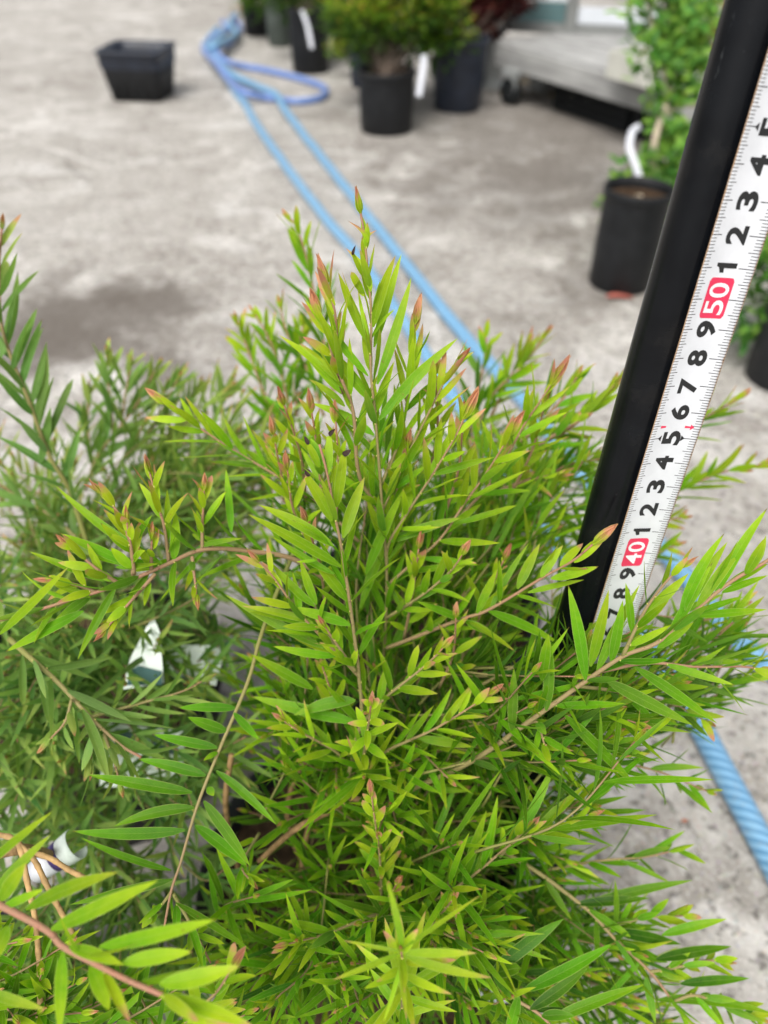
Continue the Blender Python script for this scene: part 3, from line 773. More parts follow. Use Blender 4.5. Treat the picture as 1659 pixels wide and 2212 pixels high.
shoot(pl, U((785, 1560, .325), (833, 1507, .312), (904, 1450, .30), (940, 1418, .294), (960, 1396, .29)), L=.019, sp=.0048, age=.38, tipage=.06, facing=.65, budsize=.007, youngspan=.5)
shoot(pl, U((752, 1650, .335), (720, 1620, .326), (654, 1584, .314), (610, 1555, .308)), L=.019, sp=.005, age=.38, tipage=.07, facing=.6, budsize=.006, youngspan=.5)
shoot(pl, U((785, 1640, .32), (792, 1590, .305), (798, 1550, .292), (801, 1520, .284)), L=.014, sp=.0045, age=.34, tipage=.07, facing=.6, budsize=.006, youngspan=.6, ang=60)
shoot(pl, U((800, 1660, .335), (830, 1625, .327), (890, 1597, .318), (940, 1574, .312), (1014, 1529, .303), (1060, 1497, .298)), L=.021, sp=.005, age=.4, tipage=.07, facing=.6, budsize=.007, youngspan=.45)
# the strong right hand branch
shoot(pl, U((830, 1740, .36), (900, 1700, .34), (980, 1665, .325), (1050, 1625, .31), (1130, 1568, .298), (1250, 1482, .285), (1345, 1418, .277), (1430, 1382, .272), (1560, 1270, .265), (1659, 1210, .262), (1740, 1150, .26)),
      auto=True, start=.1, sp=.012, L=.026, age=.55, tipage=.3, rad=.0014, stemage=.55, facing=.5, hand=[
    (1265, 1470, 1240, 1262, 31, dict(age=.56)), (1170, 1470, 1185, 1370, 28, dict(age=.56)), (1180, 1535, 1195, 1385, 28, dict(age=.6)), (1105, 1580, 1112, 1445, 26, dict(age=.62)),
    (1275, 1440, 1320, 1275, 27, dict(age=.4)), (1320, 1430, 1350, 1300, 26, dict(age=.58)), (1290, 1450, 1372, 1260, 25, dict(age=.45)), (1345, 1415, 1388, 1370, 22, dict(age=.45)),
    (1470, 1330, 1535, 1143, 27, dict(age=.46)), (1480, 1320, 1562, 1163, 27, dict(age=.42)), (1545, 1285, 1640, 1090, 27, dict(age=.44)), (1505, 1310, 1618, 1150, 27, dict(age=.36)),
    (1440, 1385, 1536, 1215, 24, dict(age=.5)), (1420, 1400, 1500, 1345, 22, dict(age=.5)), (1500, 1330, 1659, 1318, 22, dict(age=.5)), (1370, 1440, 1560, 1560, 26, dict(age=.6)),
    (1310, 1470, 1495, 1568, 32, dict(age=.62)), (1220, 1545, 1380, 1702, 30, dict(age=.6)), (1560, 1280, 1659, 1240, 20, dict(age=.5)), (1610, 1240, 1659, 1165, 26, dict(age=.4)),
    (1100, 1590, 1240, 1690, 20, dict(age=.66)), (1400, 1480, 1440, 1455, 12, dict(age=.45))])
shoot(pl, U((1345, 1418, .277), (1372, 1360, .272), (1400, 1308, .268), (1445, 1250, .264), (1480, 1222, .262)), L=.02, sp=.006, age=.42, tipage=.05, facing=.6, budsize=.0055, youngspan=.4, ang=35)
shoot(pl, U((1300, 1450, .285), (1400, 1432, .283), (1500, 1440, .283), (1600, 1440, .285), (1645, 1446, .286)), L=.024, sp=.006, age=.5, tipage=.06, facing=.5, budsize=.008, youngspan=.35, ang=38, stemage=.1)
shoot(pl, U((1250, 1482, .29), (1340, 1495, .30), (1450, 1520, .315), (1530, 1560, .33)), L=.022, sp=.005, age=.5, tipage=.1, facing=.5, budsize=.006, ang=40)
shoot(pl, U((1120, 1600, .32), (1250, 1640, .33), (1400, 1660, .345), (1530, 1710, .36)), L=.026, sp=.006, age=.6, tipage=.25, facing=.5, budsize=.006, ang=42)
shoot(pl, U((1130, 1568, .30), (1160, 1560, .296), (1175, 1605, .29), (1180, 1610, .288)), L=.017, sp=.005, age=.45, tipage=.3, bud=False, facing=.6)
shoot(pl, U((1040, 1480, .33), (1150, 1420, .33), (1290, 1360, .335), (1400, 1330, .34), (1520, 1340, .345), (1600, 1310, .35)), L=.028, sp=.006, age=.6, tipage=.2, facing=.5, ang=42)
# lower middle
shoot(pl, U((830, 2060, .36), (825, 1949, .335), (820, 1849, .312), (810, 1774, .298), (802, 1715, .29)), L=.017, sp=.0046, age=.34, tipage=.06, facing=.65, budsize=.008, youngspan=.55, ang=50)
shoot(pl, U((840, 1995, .345), (930, 1950, .33), (1004, 1904, .318), (1049, 1869, .312), (1119, 1814, .305), (1204, 1789, .302), (1275, 1762, .30)), L=.026, sp=.0056, age=.5, tipage=.1, facing=.5, budsize=.006, youngspan=.3, stemage=.5,
      hand=[(1000, 1905, 1050, 1750, 24, dict(age=.5)), (1040, 1875, 1085, 1730, 22, dict(age=.5)), (1110, 1815, 1215, 1660, 24, dict(age=.5)), (1130, 1810, 1275, 1700, 24, dict(age=.45))])
shoot(pl, U((1080, 1850, .314), (1110, 1815, .306), (1135, 1800, .30), (1148, 1785, .297)), L=.012, sp=.004, age=.25, tipage=.08, budsize=.007, facing=.7)
shoot(pl, U((858, 2330, .31), (868, 2180, .265), (872, 2100, .235), (866, 2052, .215)), auto=True, start=.1, sp=.0058, L=.023, W=.0034, age=.36, tipage=.2, ang=68, facing=.5, budsize=.005, stemage=.7, hand=[
    (868, 2050, 850, 1899, 22, dict(age=.33, dd=-.02)), (872, 2058, 1030, 2060, 22, dict(age=.27, dd=.0)), (875, 2065, 1058, 2130, 22, dict(age=.3)), (870, 2050, 1040, 1930, 12, dict(age=.33, dd=.01)),
    (866, 2060, 856, 2000, 20, dict(age=.18)), (866, 2055, 740, 2035, 10, dict(age=.3)), (862, 2065, 880, 2212, 14, dict(age=.3)), (870, 2075, 830, 2212, 12, dict(age=.33)), (862, 2060, 720, 2120, 15, dict(age=.33))])
shoot(pl, U((900, 2040, .33), (940, 1990, .315), (965, 1960, .305), (980, 1940, .30)), L=.013, sp=.004, age=.3, tipage=.1, budsize=.006)
shoot(pl, U((830, 1975, .33), (800, 1979, .32), (715, 2014, .305), (650, 2032, .295), (618, 2040, .29)), L=.018, sp=.0045, age=.36, tipage=.08, budsize=.007, facing=.6)
shoot(pl, U((900, 1960, .34), (1004, 2024, .325), (1059, 2094, .31), (1109, 2154, .302), (1169, 2194, .298), (1240, 2270, .292)), auto=True, sp=.010, start=.2, L=.02, age=.7, tipage=.5, rad=.0012, stemage=.6, hand=[
    (1063, 2100, 1212, 1978, 34, dict(age=.85)), (1063, 2105, 1120, 2085, 32, dict(age=.85, blunt=True)), (1130, 2140, 1334, 2050, 32, dict(age=.72)), (1145, 2180, 1275, 2100, 30, dict(age=.85)),
    (1120, 2150, 1095, 2260, 28, dict(age=.6)), (1185, 2205, 1390, 2120, 28, dict(age=.6)), (1170, 2195, 1240, 2188, 26, dict(age=.75)), (1060, 2095, 955, 2040, 22, dict(age=.6))])
shoot(pl, U((1090, 1840, .36), (1170, 1890, .352), (1229, 1934, .345), (1279, 1974, .342), (1329, 2029, .338), (1404, 2099, .334), (1454, 2164, .332), (1500, 2220, .33)), auto=True, sp=.008, start=.2, L=.024, age=.6, tipage=.35, rad=.0012, stemage=.6, hand=[
    (1245, 1952, 1404, 1940, 24, dict(age=.9)), (1262, 1955, 1490, 1888, 24, dict(age=.7)), (1328, 2012, 1478, 2038, 28, dict(age=.9)), (1345, 2035, 1445, 2092, 22, dict(age=.75)),
    (1418, 2072, 1580, 2040, 28, dict(age=.85)), (1430, 2020, 1567, 1978, 24, dict(age=.5)), (1470, 2125, 1620, 2109, 24, dict(age=.85)), (1420, 2160, 1659, 2150, 24, dict(age=.6)), (1330, 2000, 1336, 1900, 14, dict(age=.6)),
    (1395, 2110, 1415, 2212, 20, dict(age=.6))])
shoot(pl, U((1310, 2005, .345), (1380, 1985, .345), (1430, 1980, .346), (1485, 1978, .347)), L=.014, sp=.004, age=.35, tipage=.15, facing=.6, budsize=.006)
shoot(pl, U((1404, 2099, .334), (1460, 2090, .335), (1520, 2075, .337), (1565, 2078, .338)), L=.013, sp=.004, age=.4, tipage=.15, facing=.6, budsize=.006)
shoot(pl, U((1454, 2164, .332), (1500, 2150, .332), (1560, 2170, .333), (1640, 2200, .334)), L=.016, sp=.0045, age=.45, tipage=.15, facing=.6, budsize=.006)
shoot(pl, U((1180, 1880, .37), (1290, 1860, .36), (1400, 1850, .36), (1480, 1830, .36)), L=.024, sp=.006, age=.55, tipage=.3, facing=.5, ang=35, bud=False)
# left hand branches
shoot(pl, U((775, 1170, .34), (680, 1080, .335), (580, 1017, .332), (520, 982, .33), (450, 937, .328), (385, 893, .326), (355, 870, .325)), L=.027, sp=.0055, age=.45, tipage=.05, facing=.6, budsize=.010, youngspan=.35, ang=38, stemage=.25)
shoot(pl, U((760, 1300, .33), (650, 1215, .32), (550, 1192, .31), (440, 1187, .30), (350, 1224, .292), (260, 1262, .285), (150, 1297, .28), (50, 1327, .276), (-40, 1350, .272)),
      auto=True, start=.1, sp=.007, L=.027, age=.5, tipage=.3, rad=.0013, stemage=.2, facing=.55, ang=40, hand=[
    (350, 1217, 100, 1078, 24, dict(age=.48)), (285, 1222, 130, 1148, 24, dict(age=.5)), (225, 1255, 62, 1193, 20, dict(age=.5)), (250, 1225, 340, 1222, 16, dict(age=.45)),
    (375, 1210, 385, 1105, 26, dict(age=.42)), (0, 1370, 148, 1225, 22, dict(age=.32, d0=-.02)), (180, 1320, 0, 1410, 28, dict(age=.5)), (500, 1150, 490, 1010, 20, dict(age=.5)),
    (430, 1180, 522, 1155, 14, dict(age=.5)), (195, 1290, 100, 1255, 18, dict(age=.4))])
for (a, kw) in (
    (((365, 1217, .295), (355, 1140, .29), (340, 1087, .287), (322, 1015, .284)), dict(L=.02)),
    (((437, 1187, .30), (437, 1137, .297), (440, 1085, .295), (441, 1055, .294)), dict(L=.016)),
    (((287, 1242, .287), (285, 1202, .284), (275, 1152, .281), (255, 1107, .279), (216, 1062, .277)), dict(L=.016)),
    (((290, 1240, .286), (285, 1190, .28), (277, 1150, .276), (274, 1122, .274)), dict(L=.012)),
    (((327, 1230, .29), (327, 1200, .287), (328, 1160, .285)), dict(L=.011)),
    (((415, 1202, .298), (420, 1245, .296), (425, 1290, .295)), dict(L=.012)),
    (((335, 1240, .29), (320, 1257, .288), (280, 1302, .284), (225, 1362, .28)), dict(L=.014)),
    (((260, 1262, .285), (220, 1237, .28), (180, 1205, .277), (148, 1178, .275)), dict(L=.015)),
    (((210, 1280, .283), (160, 1262, .28), (110, 1255, .278)), dict(L=.014))):
    shoot(pl, U(*a), sp=.0048, age=.28, tipage=.07, facing=.65, budsize=.006, youngspan=.6, ang=40, rad=.0007, stemage=.2, **kw)
# the yellow-green drooping branch left of centre
shoot(pl, U((640, 1180, .34), (590, 1300, .325), (560, 1385, .315), (535, 1474, .305), (470, 1629, .292), (425, 1744, .285), (390, 1864, .28), (370, 1924, .278), (350, 2030, .278)),
      auto=False, rad=.0011, stemage=1.0, bud=False, hand=[
    (510, 1530, 385, 1522, 24, dict(age=.72)), (490, 1580, 405, 1550, 28, dict(age=.7)), (470, 1615, 325, 1588, 26, dict(age=.72)), (445, 1675, 300, 1633, 28, dict(age=.72)), (415, 1712, 188, 1675, 30, dict(age=.68)),
    (420, 1745, 245, 1755, 28, dict(age=.66, side=-.2)), (400, 1793, 150, 1818, 30, dict(age=.68)), (467, 1665, 605, 1770, 22, dict(age=.66)), (440, 1730, 545, 1868, 28, dict(age=.64)),
    (422, 1783, 540, 1868, 30, dict(age=.66)), (470, 1625, 440, 1640, 14, dict(age=.5)), (450, 1700, 460, 1720, 20, dict(age=.5)), (380, 1950, 545, 2048, 18, dict(age=.66)), (372, 1900, 150, 1955, 24, dict(age=.72)),
    (505, 1540, 560, 1600, 20, dict(age=.66)), (370, 1880, 165, 1828, 18, dict(age=.68))])
shoot(pl, U((372, 1925, .279), (345, 1960, .28), (325, 1980, .281)), L=.014, sp=.005, age=.5, tipage=.3, bud=False, stemage=.9)
shoot(pl, U((374, 1930, .279), (400, 1975, .28), (430, 2030, .281), (455, 2080, .283)), L=.016, sp=.006, age=.5, tipage=.3, bud=False, stemage=.9)
shoot(pl, U((560, 1800, .33), (530, 1850, .318), (525, 1880, .31), (540, 1900, .305)), L=.015, sp=.005, age=.45, tipage=.25, stemage=.7)
for (u, v, d) in ((612, 870, .30), (672, 880, .292), (725, 905, .288), (590, 935, .30), (1000, 905, .30), (660, 1125, .285), (940, 805, .295), (1180, 860, .33), (690, 1420, .31), (1095, 1500, .31), (860, 1905, .31),
                  (905, 1180, .31), (985, 1330, .31), (620, 1010, .30), (880, 960, .30), (1090, 1205, .32)):
    dx = (u - 800) / 900; a = random.uniform(.045, .06)
    tip = PT(u, v, d); base = tip - Vector((dx * .5 + random.uniform(-.1, .1), random.uniform(-.15, .15), 1)).normalized() * a
    shoot(pl, [base, (tip + base) / 2 + Vector((random.uniform(-.003, .003), 0, 0)), tip], L=.017, W=.0034, sp=.0055, age=.34, tipage=.02, facing=.6, budsize=.008, youngspan=.6, ang=36, stemage=.2)
# inner woody stems
woody = MB()
for a in (((760, 1730, .37), (800, 1860, .41), (820, 1990, .44)), ((700, 1560, .38), (620, 1760, .42), (700, 1960, .45)), ((500, 1630, .36), (488, 1750, .38), (520, 1900, .42)),
          ((560, 1860, .36), (640, 1790, .35), (740, 1740, .36)), ((830, 1750, .36), (820, 1900, .40), (815, 2020, .44)), ((600, 1740, .37), (700, 1720, .36), (800, 1730, .36)), ((640, 1990, .40), (655, 1850, .38), (672, 1760, .37))):
    woody.tube(catmull(U(*a), 6), [.0015 - .0004 * abs(i / 12 - .5) for i in range(13)], 8)
woody.build('trunk', WOOD, main)
ax = (MX, MY)
fill(pl, [(580, 960), (960, 960), (1230, 1080), (1240, 1500), (1210, 1800), (1210, 2260), (450, 2260), (480, 1700), (520, 1250)], .335, .44, 175, ax)
fill(pl, [(960, 900), (1300, 950), (1240, 1250), (960, 1200)], .36, .44, 26, ax, age=lambda: random.uniform(.35, .6))
fill(pl, [(1270, 1360), (1659, 1320), (1659, 1480), (1520, 1560), (1300, 1560)], .31, .38, 18, ax)
fill(pl, [(1130, 1360), (1400, 1330), (1400, 1560), (1280, 1760), (1120, 1760)], .275, .335, 26, ax, age=lambda: random.uniform(.45, .9))
fill(pl, [(1130, 1820), (1330, 1900), (1400, 2000), (1500, 2260), (1130, 2260)], .35, .42, 24, ax)
fill(pl, [(560, 1560), (1000, 1620), (1100, 1800), (1100, 2260), (480, 2260), (520, 1900)], .30, .345, 46, ax, age=lambda: random.uniform(.45, .8), W=.0030)
pl.finish()

# ------------------------------------------------------------------ bottlebrush behind and to the left
LX, LY = -.22, .36
left = empty('bottlebrush_plant', (LX, LY, 0), 'darker bottlebrush plant on the left side, with white label cards among its branches', 'plant', 'potted bottlebrush plants')
pot(left, LX, LY, .095, .13)
pl = Plant(left, LEAFD, STEM)
shoot(pl, U((190, 1180, .42), (150, 1060, .41), (105, 980, .40), (60, 860, .39), (20, 760, .38), (2, 690, .375), (-2, 580, .37), (4, 492, .365)), L=.034, W=.0050, sp=.0062, age=.72, tipage=.12, facing=.55, ang=38, rad=.0015, stemage=.9, youngspan=.25, hand=[
    (0, 775, 60, 590, 26, dict(age=.6)), (25, 800, 75, 664, 24, dict(age=.7)), (45, 840, 78, 685, 22, dict(age=.7)), (75, 930, 118, 760, 26, dict(age=.66)), (88, 1000, 110, 880, 24, dict(age=.7))])
for a in (((184, 1060, .50), (208, 990, .495), (253, 930, .49), (298, 870, .485), (340, 790, .48)), ((245, 950, .495), (240, 880, .49), (233, 820, .485), (230, 765, .48)),
          ((260, 930, .492), (270, 860, .488), (282, 790, .485)), ((200, 1000, .5), (190, 930, .495), (192, 840, .49)), ((298, 900, .49), (340, 860, .49), (378, 825, .49)),
          ((330, 1000, .52), (380, 920, .515), (430, 828, .51)), ((420, 980, .52), (470, 900, .515), (502, 822, .51)), ((300, 1100, .50), (360, 1000, .5), (420, 900, .5)),
          ((180, 1180, .45), (120, 1120, .45), (50, 1080, .45), (-10, 1040, .45))):
    shoot(pl, U(*a), L=.03, W=.005, sp=.0058, age=.6, tipage=.2, facing=.5, ang=38, rad=.0011, youngspan=.4, stemage=.5)
shoot(pl, U((20, 1380, .33), (70, 1425, .325), (125, 1474, .32), (195, 1549, .315), (260, 1609, .312), (305, 1636, .31)), L=.036, W=.0044, sp=.006, age=.62, tipage=.35, facing=.5, ang=50, rad=.0014, stemage=.95, droop=.45, bud=False)
shoot(pl, U((195, 1549, .315), (197, 1600, .312), (196, 1650, .31)), L=.014, sp=.005, age=.4, tipage=.25, droop=.3)
shoot(pl, U((225, 1585, .314), (245, 1640, .31), (258, 1690, .308)), L=.013, sp=.005, age=.35, tipage=.2, droop=.2)
shoot(pl, U((155, 1510, .315), (140, 1560, .31), (105, 1600, .308)), L=.012, sp=.0045, age=.3, tipage=.2, droop=.2)
shoot(pl, U((195, 1549, .325), (300, 1520, .33), (390, 1495, .335), (440, 1470, .34)), L=.02, W=.003, sp=.005, age=.4, tipage=.3, droop=.1, stemage=.7)
fill(pl, [(-40, 1260), (440, 1230), (540, 1400), (520, 1900), (480, 2260), (-40, 2260)], .36, .46, 125, (LX, LY), L=lambda: random.uniform(.03, .042), age=lambda: random.uniform(.45, .9), droop=.1, bud=lambda: random.random() < .4)
fill(pl, [(-40, 1120), (120, 1090), (400, 930), (560, 960), (600, 1150), (560, 1230), (-40, 1260)], .42, .55, 62, (LX, LY), L=lambda: random.uniform(.03, .042), age=lambda: random.uniform(.35, .75), bud=lambda: random.random() < .4)
fill(pl, [(-20, 940), (160, 900), (200, 830), (480, 800), (640, 860), (640, 1080), (-20, 1200)], .45, .53, 55, (LX, LY), L=lambda: random.uniform(.028, .038), age=lambda: random.uniform(.25, .6), tipage=.15)
fill(pl, [(90, 1330), (350, 1320), (300, 1480), (110, 1500)], .36, .42, 14, (LX, LY), L=lambda: random.uniform(.03, .04), age=lambda: random.uniform(.5, .9))
fill(pl, [(-60, 1380), (140, 1420), (170, 1660), (-60, 1660)], .35, .40, 16, (LX, LY), L=lambda: random.uniform(.03, .04), age=lambda: random.uniform(.5, .9))
pl.finish()

# ------------------------------------------------------------------ bottlebrush behind
BX, BY = .03, .43
rear = empty('bottlebrush_plant', (BX, BY, 0), 'blurred bottlebrush plant behind the sharp one, its shoots showing either side of the pole', 'plant', 'potted bottlebrush plants')
pot(rear, BX, BY, .095, .13)
pl = Plant(rear, LEAF, STEM)
for (a, kw) in (
    (((730, 900, .44), (700, 740, .435), (680, 640, .43), (660, 550, .425), (640, 490, .42), (625, 470, .42)), dict(age=.62, L=.03)),
    (((660, 1020, .47), (625, 880, .46), (600, 780, .455), (570, 710, .45), (550, 678, .45)), dict(age=.5)),
    (((620, 980, .48), (570, 850, .47), (530, 740, .465), (512, 690, .46)), dict(age=.5)),
    (((700, 900, .46), (660, 790, .455), (620, 720, .45), (605, 660, .45)), dict(age=.62)),
    (((640, 900, .46), (640, 800, .455), (655, 700, .45)), dict(age=.6)),
    (((1000, 1000, .46), (1060, 860, .455), (1120, 800, .45), (1180, 722, .445)), dict(age=.42)),
    (((1010, 980, .46), (1030, 860, .455), (1048, 770, .45), (1050, 720, .45)), dict(age=.75)),
    (((1060, 900, .46), (1110, 800, .455), (1140, 745, .45)), dict(age=.35)),
    (((1050, 1050, .40), (1145, 972, .395), (1226, 930, .39), (1290, 870, .388), (1328, 830, .386)), dict(age=.5, tipage=.05)),
    (((1120, 960, .40), (1180, 900, .398), (1225, 850, .395), (1247, 812, .394)), dict(age=.5)),
    (((1180, 950, .39), (1225, 925, .388), (1258, 905, .386)), dict(age=.2, L=.014)),
    (((1080, 1060, .37), (1130, 1040, .366), (1175, 1030, .363), (1208, 1027, .36)), dict(age=.2, L=.018)),
    (((1140, 1080, .40), (1200, 1020, .395), (1240, 1000, .392), (1310, 990, .39)), dict(age=.6)),
    (((1330, 1030, .44), (1430, 960, .43), (1524, 902, .425), (1600, 858, .42)), dict(age=.45, tipage=.05)),
    (((1300, 1130, .44), (1400, 1090, .435), (1474, 1057, .43), (1560, 1020, .425), (1650, 1002, .42)), dict(age=.45, tipage=.08)),
    (((1340, 1150, .43), (1400, 1130, .43), (1475, 1118, .43)), dict(age=.3, L=.018)),
    (((1320, 1230, .42), (1400, 1200, .42), (1460, 1178, .42)), dict(age=.35, L=.02)),
    (((1150, 1130, .41), (1230, 1100, .41), (1290, 1080, .41)), dict(age=.6))):
    k = dict(L=.027, W=.0046, sp=.0056, age=.5, tipage=.12, facing=.55, ang=36, rad=.0011, youngspan=.45, stemage=.2); k.update(kw)
    shoot(pl, U(*a), **k)
fill(pl, [(560, 900), (700, 880), (1000, 920), (1180, 880), (1290, 930), (1280, 1200), (600, 1200), (560, 1050)], .44, .52, 60, (BX, BY), L=lambda: random.uniform(.024, .032), age=lambda: random.uniform(.4, .8))
pl.finish()

# ------------------------------------------------------------------ nearest bottlebrush, bottom left corner
FX, FY = -.24, .10
fore = empty('bottlebrush_plant', (FX, FY, 0), 'nearest bottlebrush plant reaching in from the bottom left with a thick red stem', 'plant', 'potted bottlebrush plants')
pot(fore, FX, FY, .09, .13)
pl = Plant(fore, LEAF, STEM)
shoot(pl, U((-160, 1890, .235), (-60, 1925, .222), (0, 1955, .215), (100, 2009, .208), (135, 2044, .205), (200, 2079, .203), (280, 2119, .20), (360, 2154, .198), (425, 2194, .196), (490, 2240, .194), (560, 2300, .192)),
      auto=True, start=.55, sp=.014, L=.02, age=.3, tipage=.1, rad=.0013, stemage=.05, facing=.6, hand=[
    (110, 2008, 338, 1905, 40, dict(age=.38)), (55, 1965, 245, 1862, 36, dict(age=.42)), (215, 2045, 470, 1998, 38, dict(age=.40, f=.5)), (265, 2080, 415, 2050, 38, dict(age=.3, blunt=False)),
    (150, 2045, 268, 2080, 31, dict(age=.36, blunt=False)), (345, 2125, 520, 2105, 44, dict(age=.28, side=-.12, blunt=False)), (135, 2055, 128, 2230, 33, dict(age=.4)), (195, 2085, 240, 2185, 40, dict(age=.36)),
    (0, 1945, 55, 1865, 36, dict(age=.36, blunt=False)), (5, 1960, 98, 1920, 22, dict(age=.4)), (18, 2000, -20, 2080, 36, dict(age=.4)), (345, 2150, 560, 2210, 36, dict(age=.24)),
    (-30, 2140, 95, 2185, 25, dict(age=.36)), (180, 2070, 120, 1990, 9, dict(age=.4)), (410, 2185, 500, 2230, 55, dict(age=.1, blunt=False)), (420, 2190, 430, 2290, 36, dict(age=.3)), (-20, 1935, 100, 1800, 27, dict(age=.42)),
    (-40, 1880, 95, 1755, 23, dict(age=.42))])
shoot(pl, U((380, 2240, .25), (430, 2180, .24), (470, 2140, .235), (505, 2085, .232)), L=.016, sp=.006, age=.3, tipage=.08, budsize=.008, facing=.6)
wd = MB()
for a in (((-20, 1800, .29), (37, 1820, .285), (60, 1910, .28), (75, 1980, .278), (85, 2080, .275), (87, 2165, .272), (90, 2260, .27)), ((40, 1822, .285), (75, 1860, .283), (100, 1910, .28), (140, 1985, .278), (180, 2060, .276)),
          ((60, 1838, .285), (110, 1855, .284), (150, 1880, .284), (190, 1900, .284))):
    cv = catmull(U(*a), 8); wd.tube(cv, [.0010 + .0002 * (i % 5 == 0) for i in range(len(cv))], 8)
wd.build('bare_twig', simple('tan_twig', (.42, .27, .12), .7, .2, .3, 200, .5, 500), fore)
wd = MB(); wd.tube(catmull(U((-30, 1850, .30), (40, 1835, .305), (90, 1842, .325), (120, 1852, .345)), 6), .0022, 10); wd.build('trunk', WOOD, fore)
fill(pl, [(-40, 1950), (300, 2030), (520, 2120), (560, 2280), (-40, 2280)], .27, .34, 26, (FX, FY), L=lambda: random.uniform(.02, .03), age=lambda: random.uniform(.45, .8))
pl.finish()

# =================================================================== label cards and tags in the pots
def card(name, corners, mat, label, cat, parts=(), group=None, th=.0004):
    P = [PT(*c) for c in corners]; c = sum(P, Vector()) / len(P)
    r = empty(name, tuple(c), label, cat, group)
    n = (P[1] - P[0]).cross(P[2] - P[0]).normalized()
    if n.dot(CAMP - c) < 0: n = -n
    m = MB(); k = len(P)
    m.add([tuple(p) for p in P] + [tuple(p - n * th) for p in P], [tuple(range(k)), tuple(range(2 * k - 1, k - 1, -1))] + [(i, k + i, k + (i + 1) % k, (i + 1) % k) for i in range(k)])
    m.build('card', mat, r, False)
    for (nm, cs, mt) in parts:
        Q = []
        for (u, v) in cs:
            d = (PT(u, v, 1) - CAMP); t = (P[0] - CAMP).dot(n) / d.dot(n); Q.append(CAMP + d * t + n * .0003)
        m = MB(); m.add([tuple(q) for q in Q], [tuple(range(len(Q)))]); m.build(nm, mt, r, False)
    return r
card('plant_label', [(330, 1330, .40), (282, 1420, .395), (262, 1490, .39), (354, 1475, .39), (345, 1365, .398)], CARD, 'pointed white label card hung among the left branches', 'label',
     [('green_print', [(280, 1450), (300, 1438), (350, 1450), (351, 1480), (275, 1480)], CARDG)])
card('plant_label', [(362, 1392, .435), (478, 1395, .435), (488, 1402, .435), (466, 1482, .428), (360, 1450, .43)], CARD, 'broad white label card hung behind the pointed one among the left branches', 'label',
     [('green_print', [(352, 1436), (425, 1462), (400, 1474), (345, 1458)], CARDG), ('yellow_print', [(395, 1466), (430, 1470), (400, 1478)], CARDY)])
card('plant_label', [(225, 1560, .43), (400, 1580, .43), (392, 1700, .415), (215, 1700, .415)], CARD, 'large printed white plant label lying low among the left leaves', 'label',
     [('green_print', [(250, 1575), (385, 1592), (382, 1630), (245, 1622)], CARDG), ('photo_print', [(340, 1640), (385, 1643), (382, 1665), (336, 1660)], CARDY)])
# curled tag with a purple stripe
def curled():
    a, b = PT(75, 1885, .34), PT(165, 1822, .34); axd = (b - a).normalized(); cr = (CAMP - a).normalized(); sd_ = axd.cross(cr).normalized(); cr = sd_.cross(axd)
    r = empty('plant_tag', tuple((a + b) / 2), 'curled white plastic tag with a purple stripe at lower left', 'tag')
    def band(t0, t1, mat, rr, nm):
        m = MB(); n = 18; vs = []
        for i in range(n + 1):
            g = R(-60 + 250 * i / n)
            for t in (t0, t1):
                wob = .75 + .35 * t
                vs.append(tuple(a.lerp(b, t) + (sd_ * math.cos(g) + cr * math.sin(g)) * rr * wob))
        m.add(vs, [(2 * i, 2 * i + 1, 2 * i + 3, 2 * i + 2) for i in range(n)])
        o = m.build(nm, mat, r); q = o.modifiers.new('solid', 'SOLIDIFY'); q.thickness = .0003
    band(0, .48, TAGW, .0065, 'band'); band(.482, .70, PURPLE, .0065, 'stripe'); band(.702, 1, CARD, .0065, 'band')
curled()
card('plant_tag', [(1030, 2080, .40), (1100, 2075, .40), (1108, 2165, .385), (1035, 2170, .385)], TAGW, 'white tag with a pink band by the rim of the nearest middle pot', 'tag',
     [('pink_print', [(1050, 2088), (1085, 2086), (1086, 2094), (1052, 2096)], PINKP)])
m = MB(); m.tube(catmull(U((478, 1398, .455), (500, 1385, .45), (520, 1370, .452), (512, 1392, .45)), 6), .0007, 6)
o = m.build('green_tie', TWINE); tag(o, 'thin green wire tie hooked behind the left label cards', 'tie')
#, (1060, 2200, .365), (1085, 2235, .36)), 6), .002, 8)

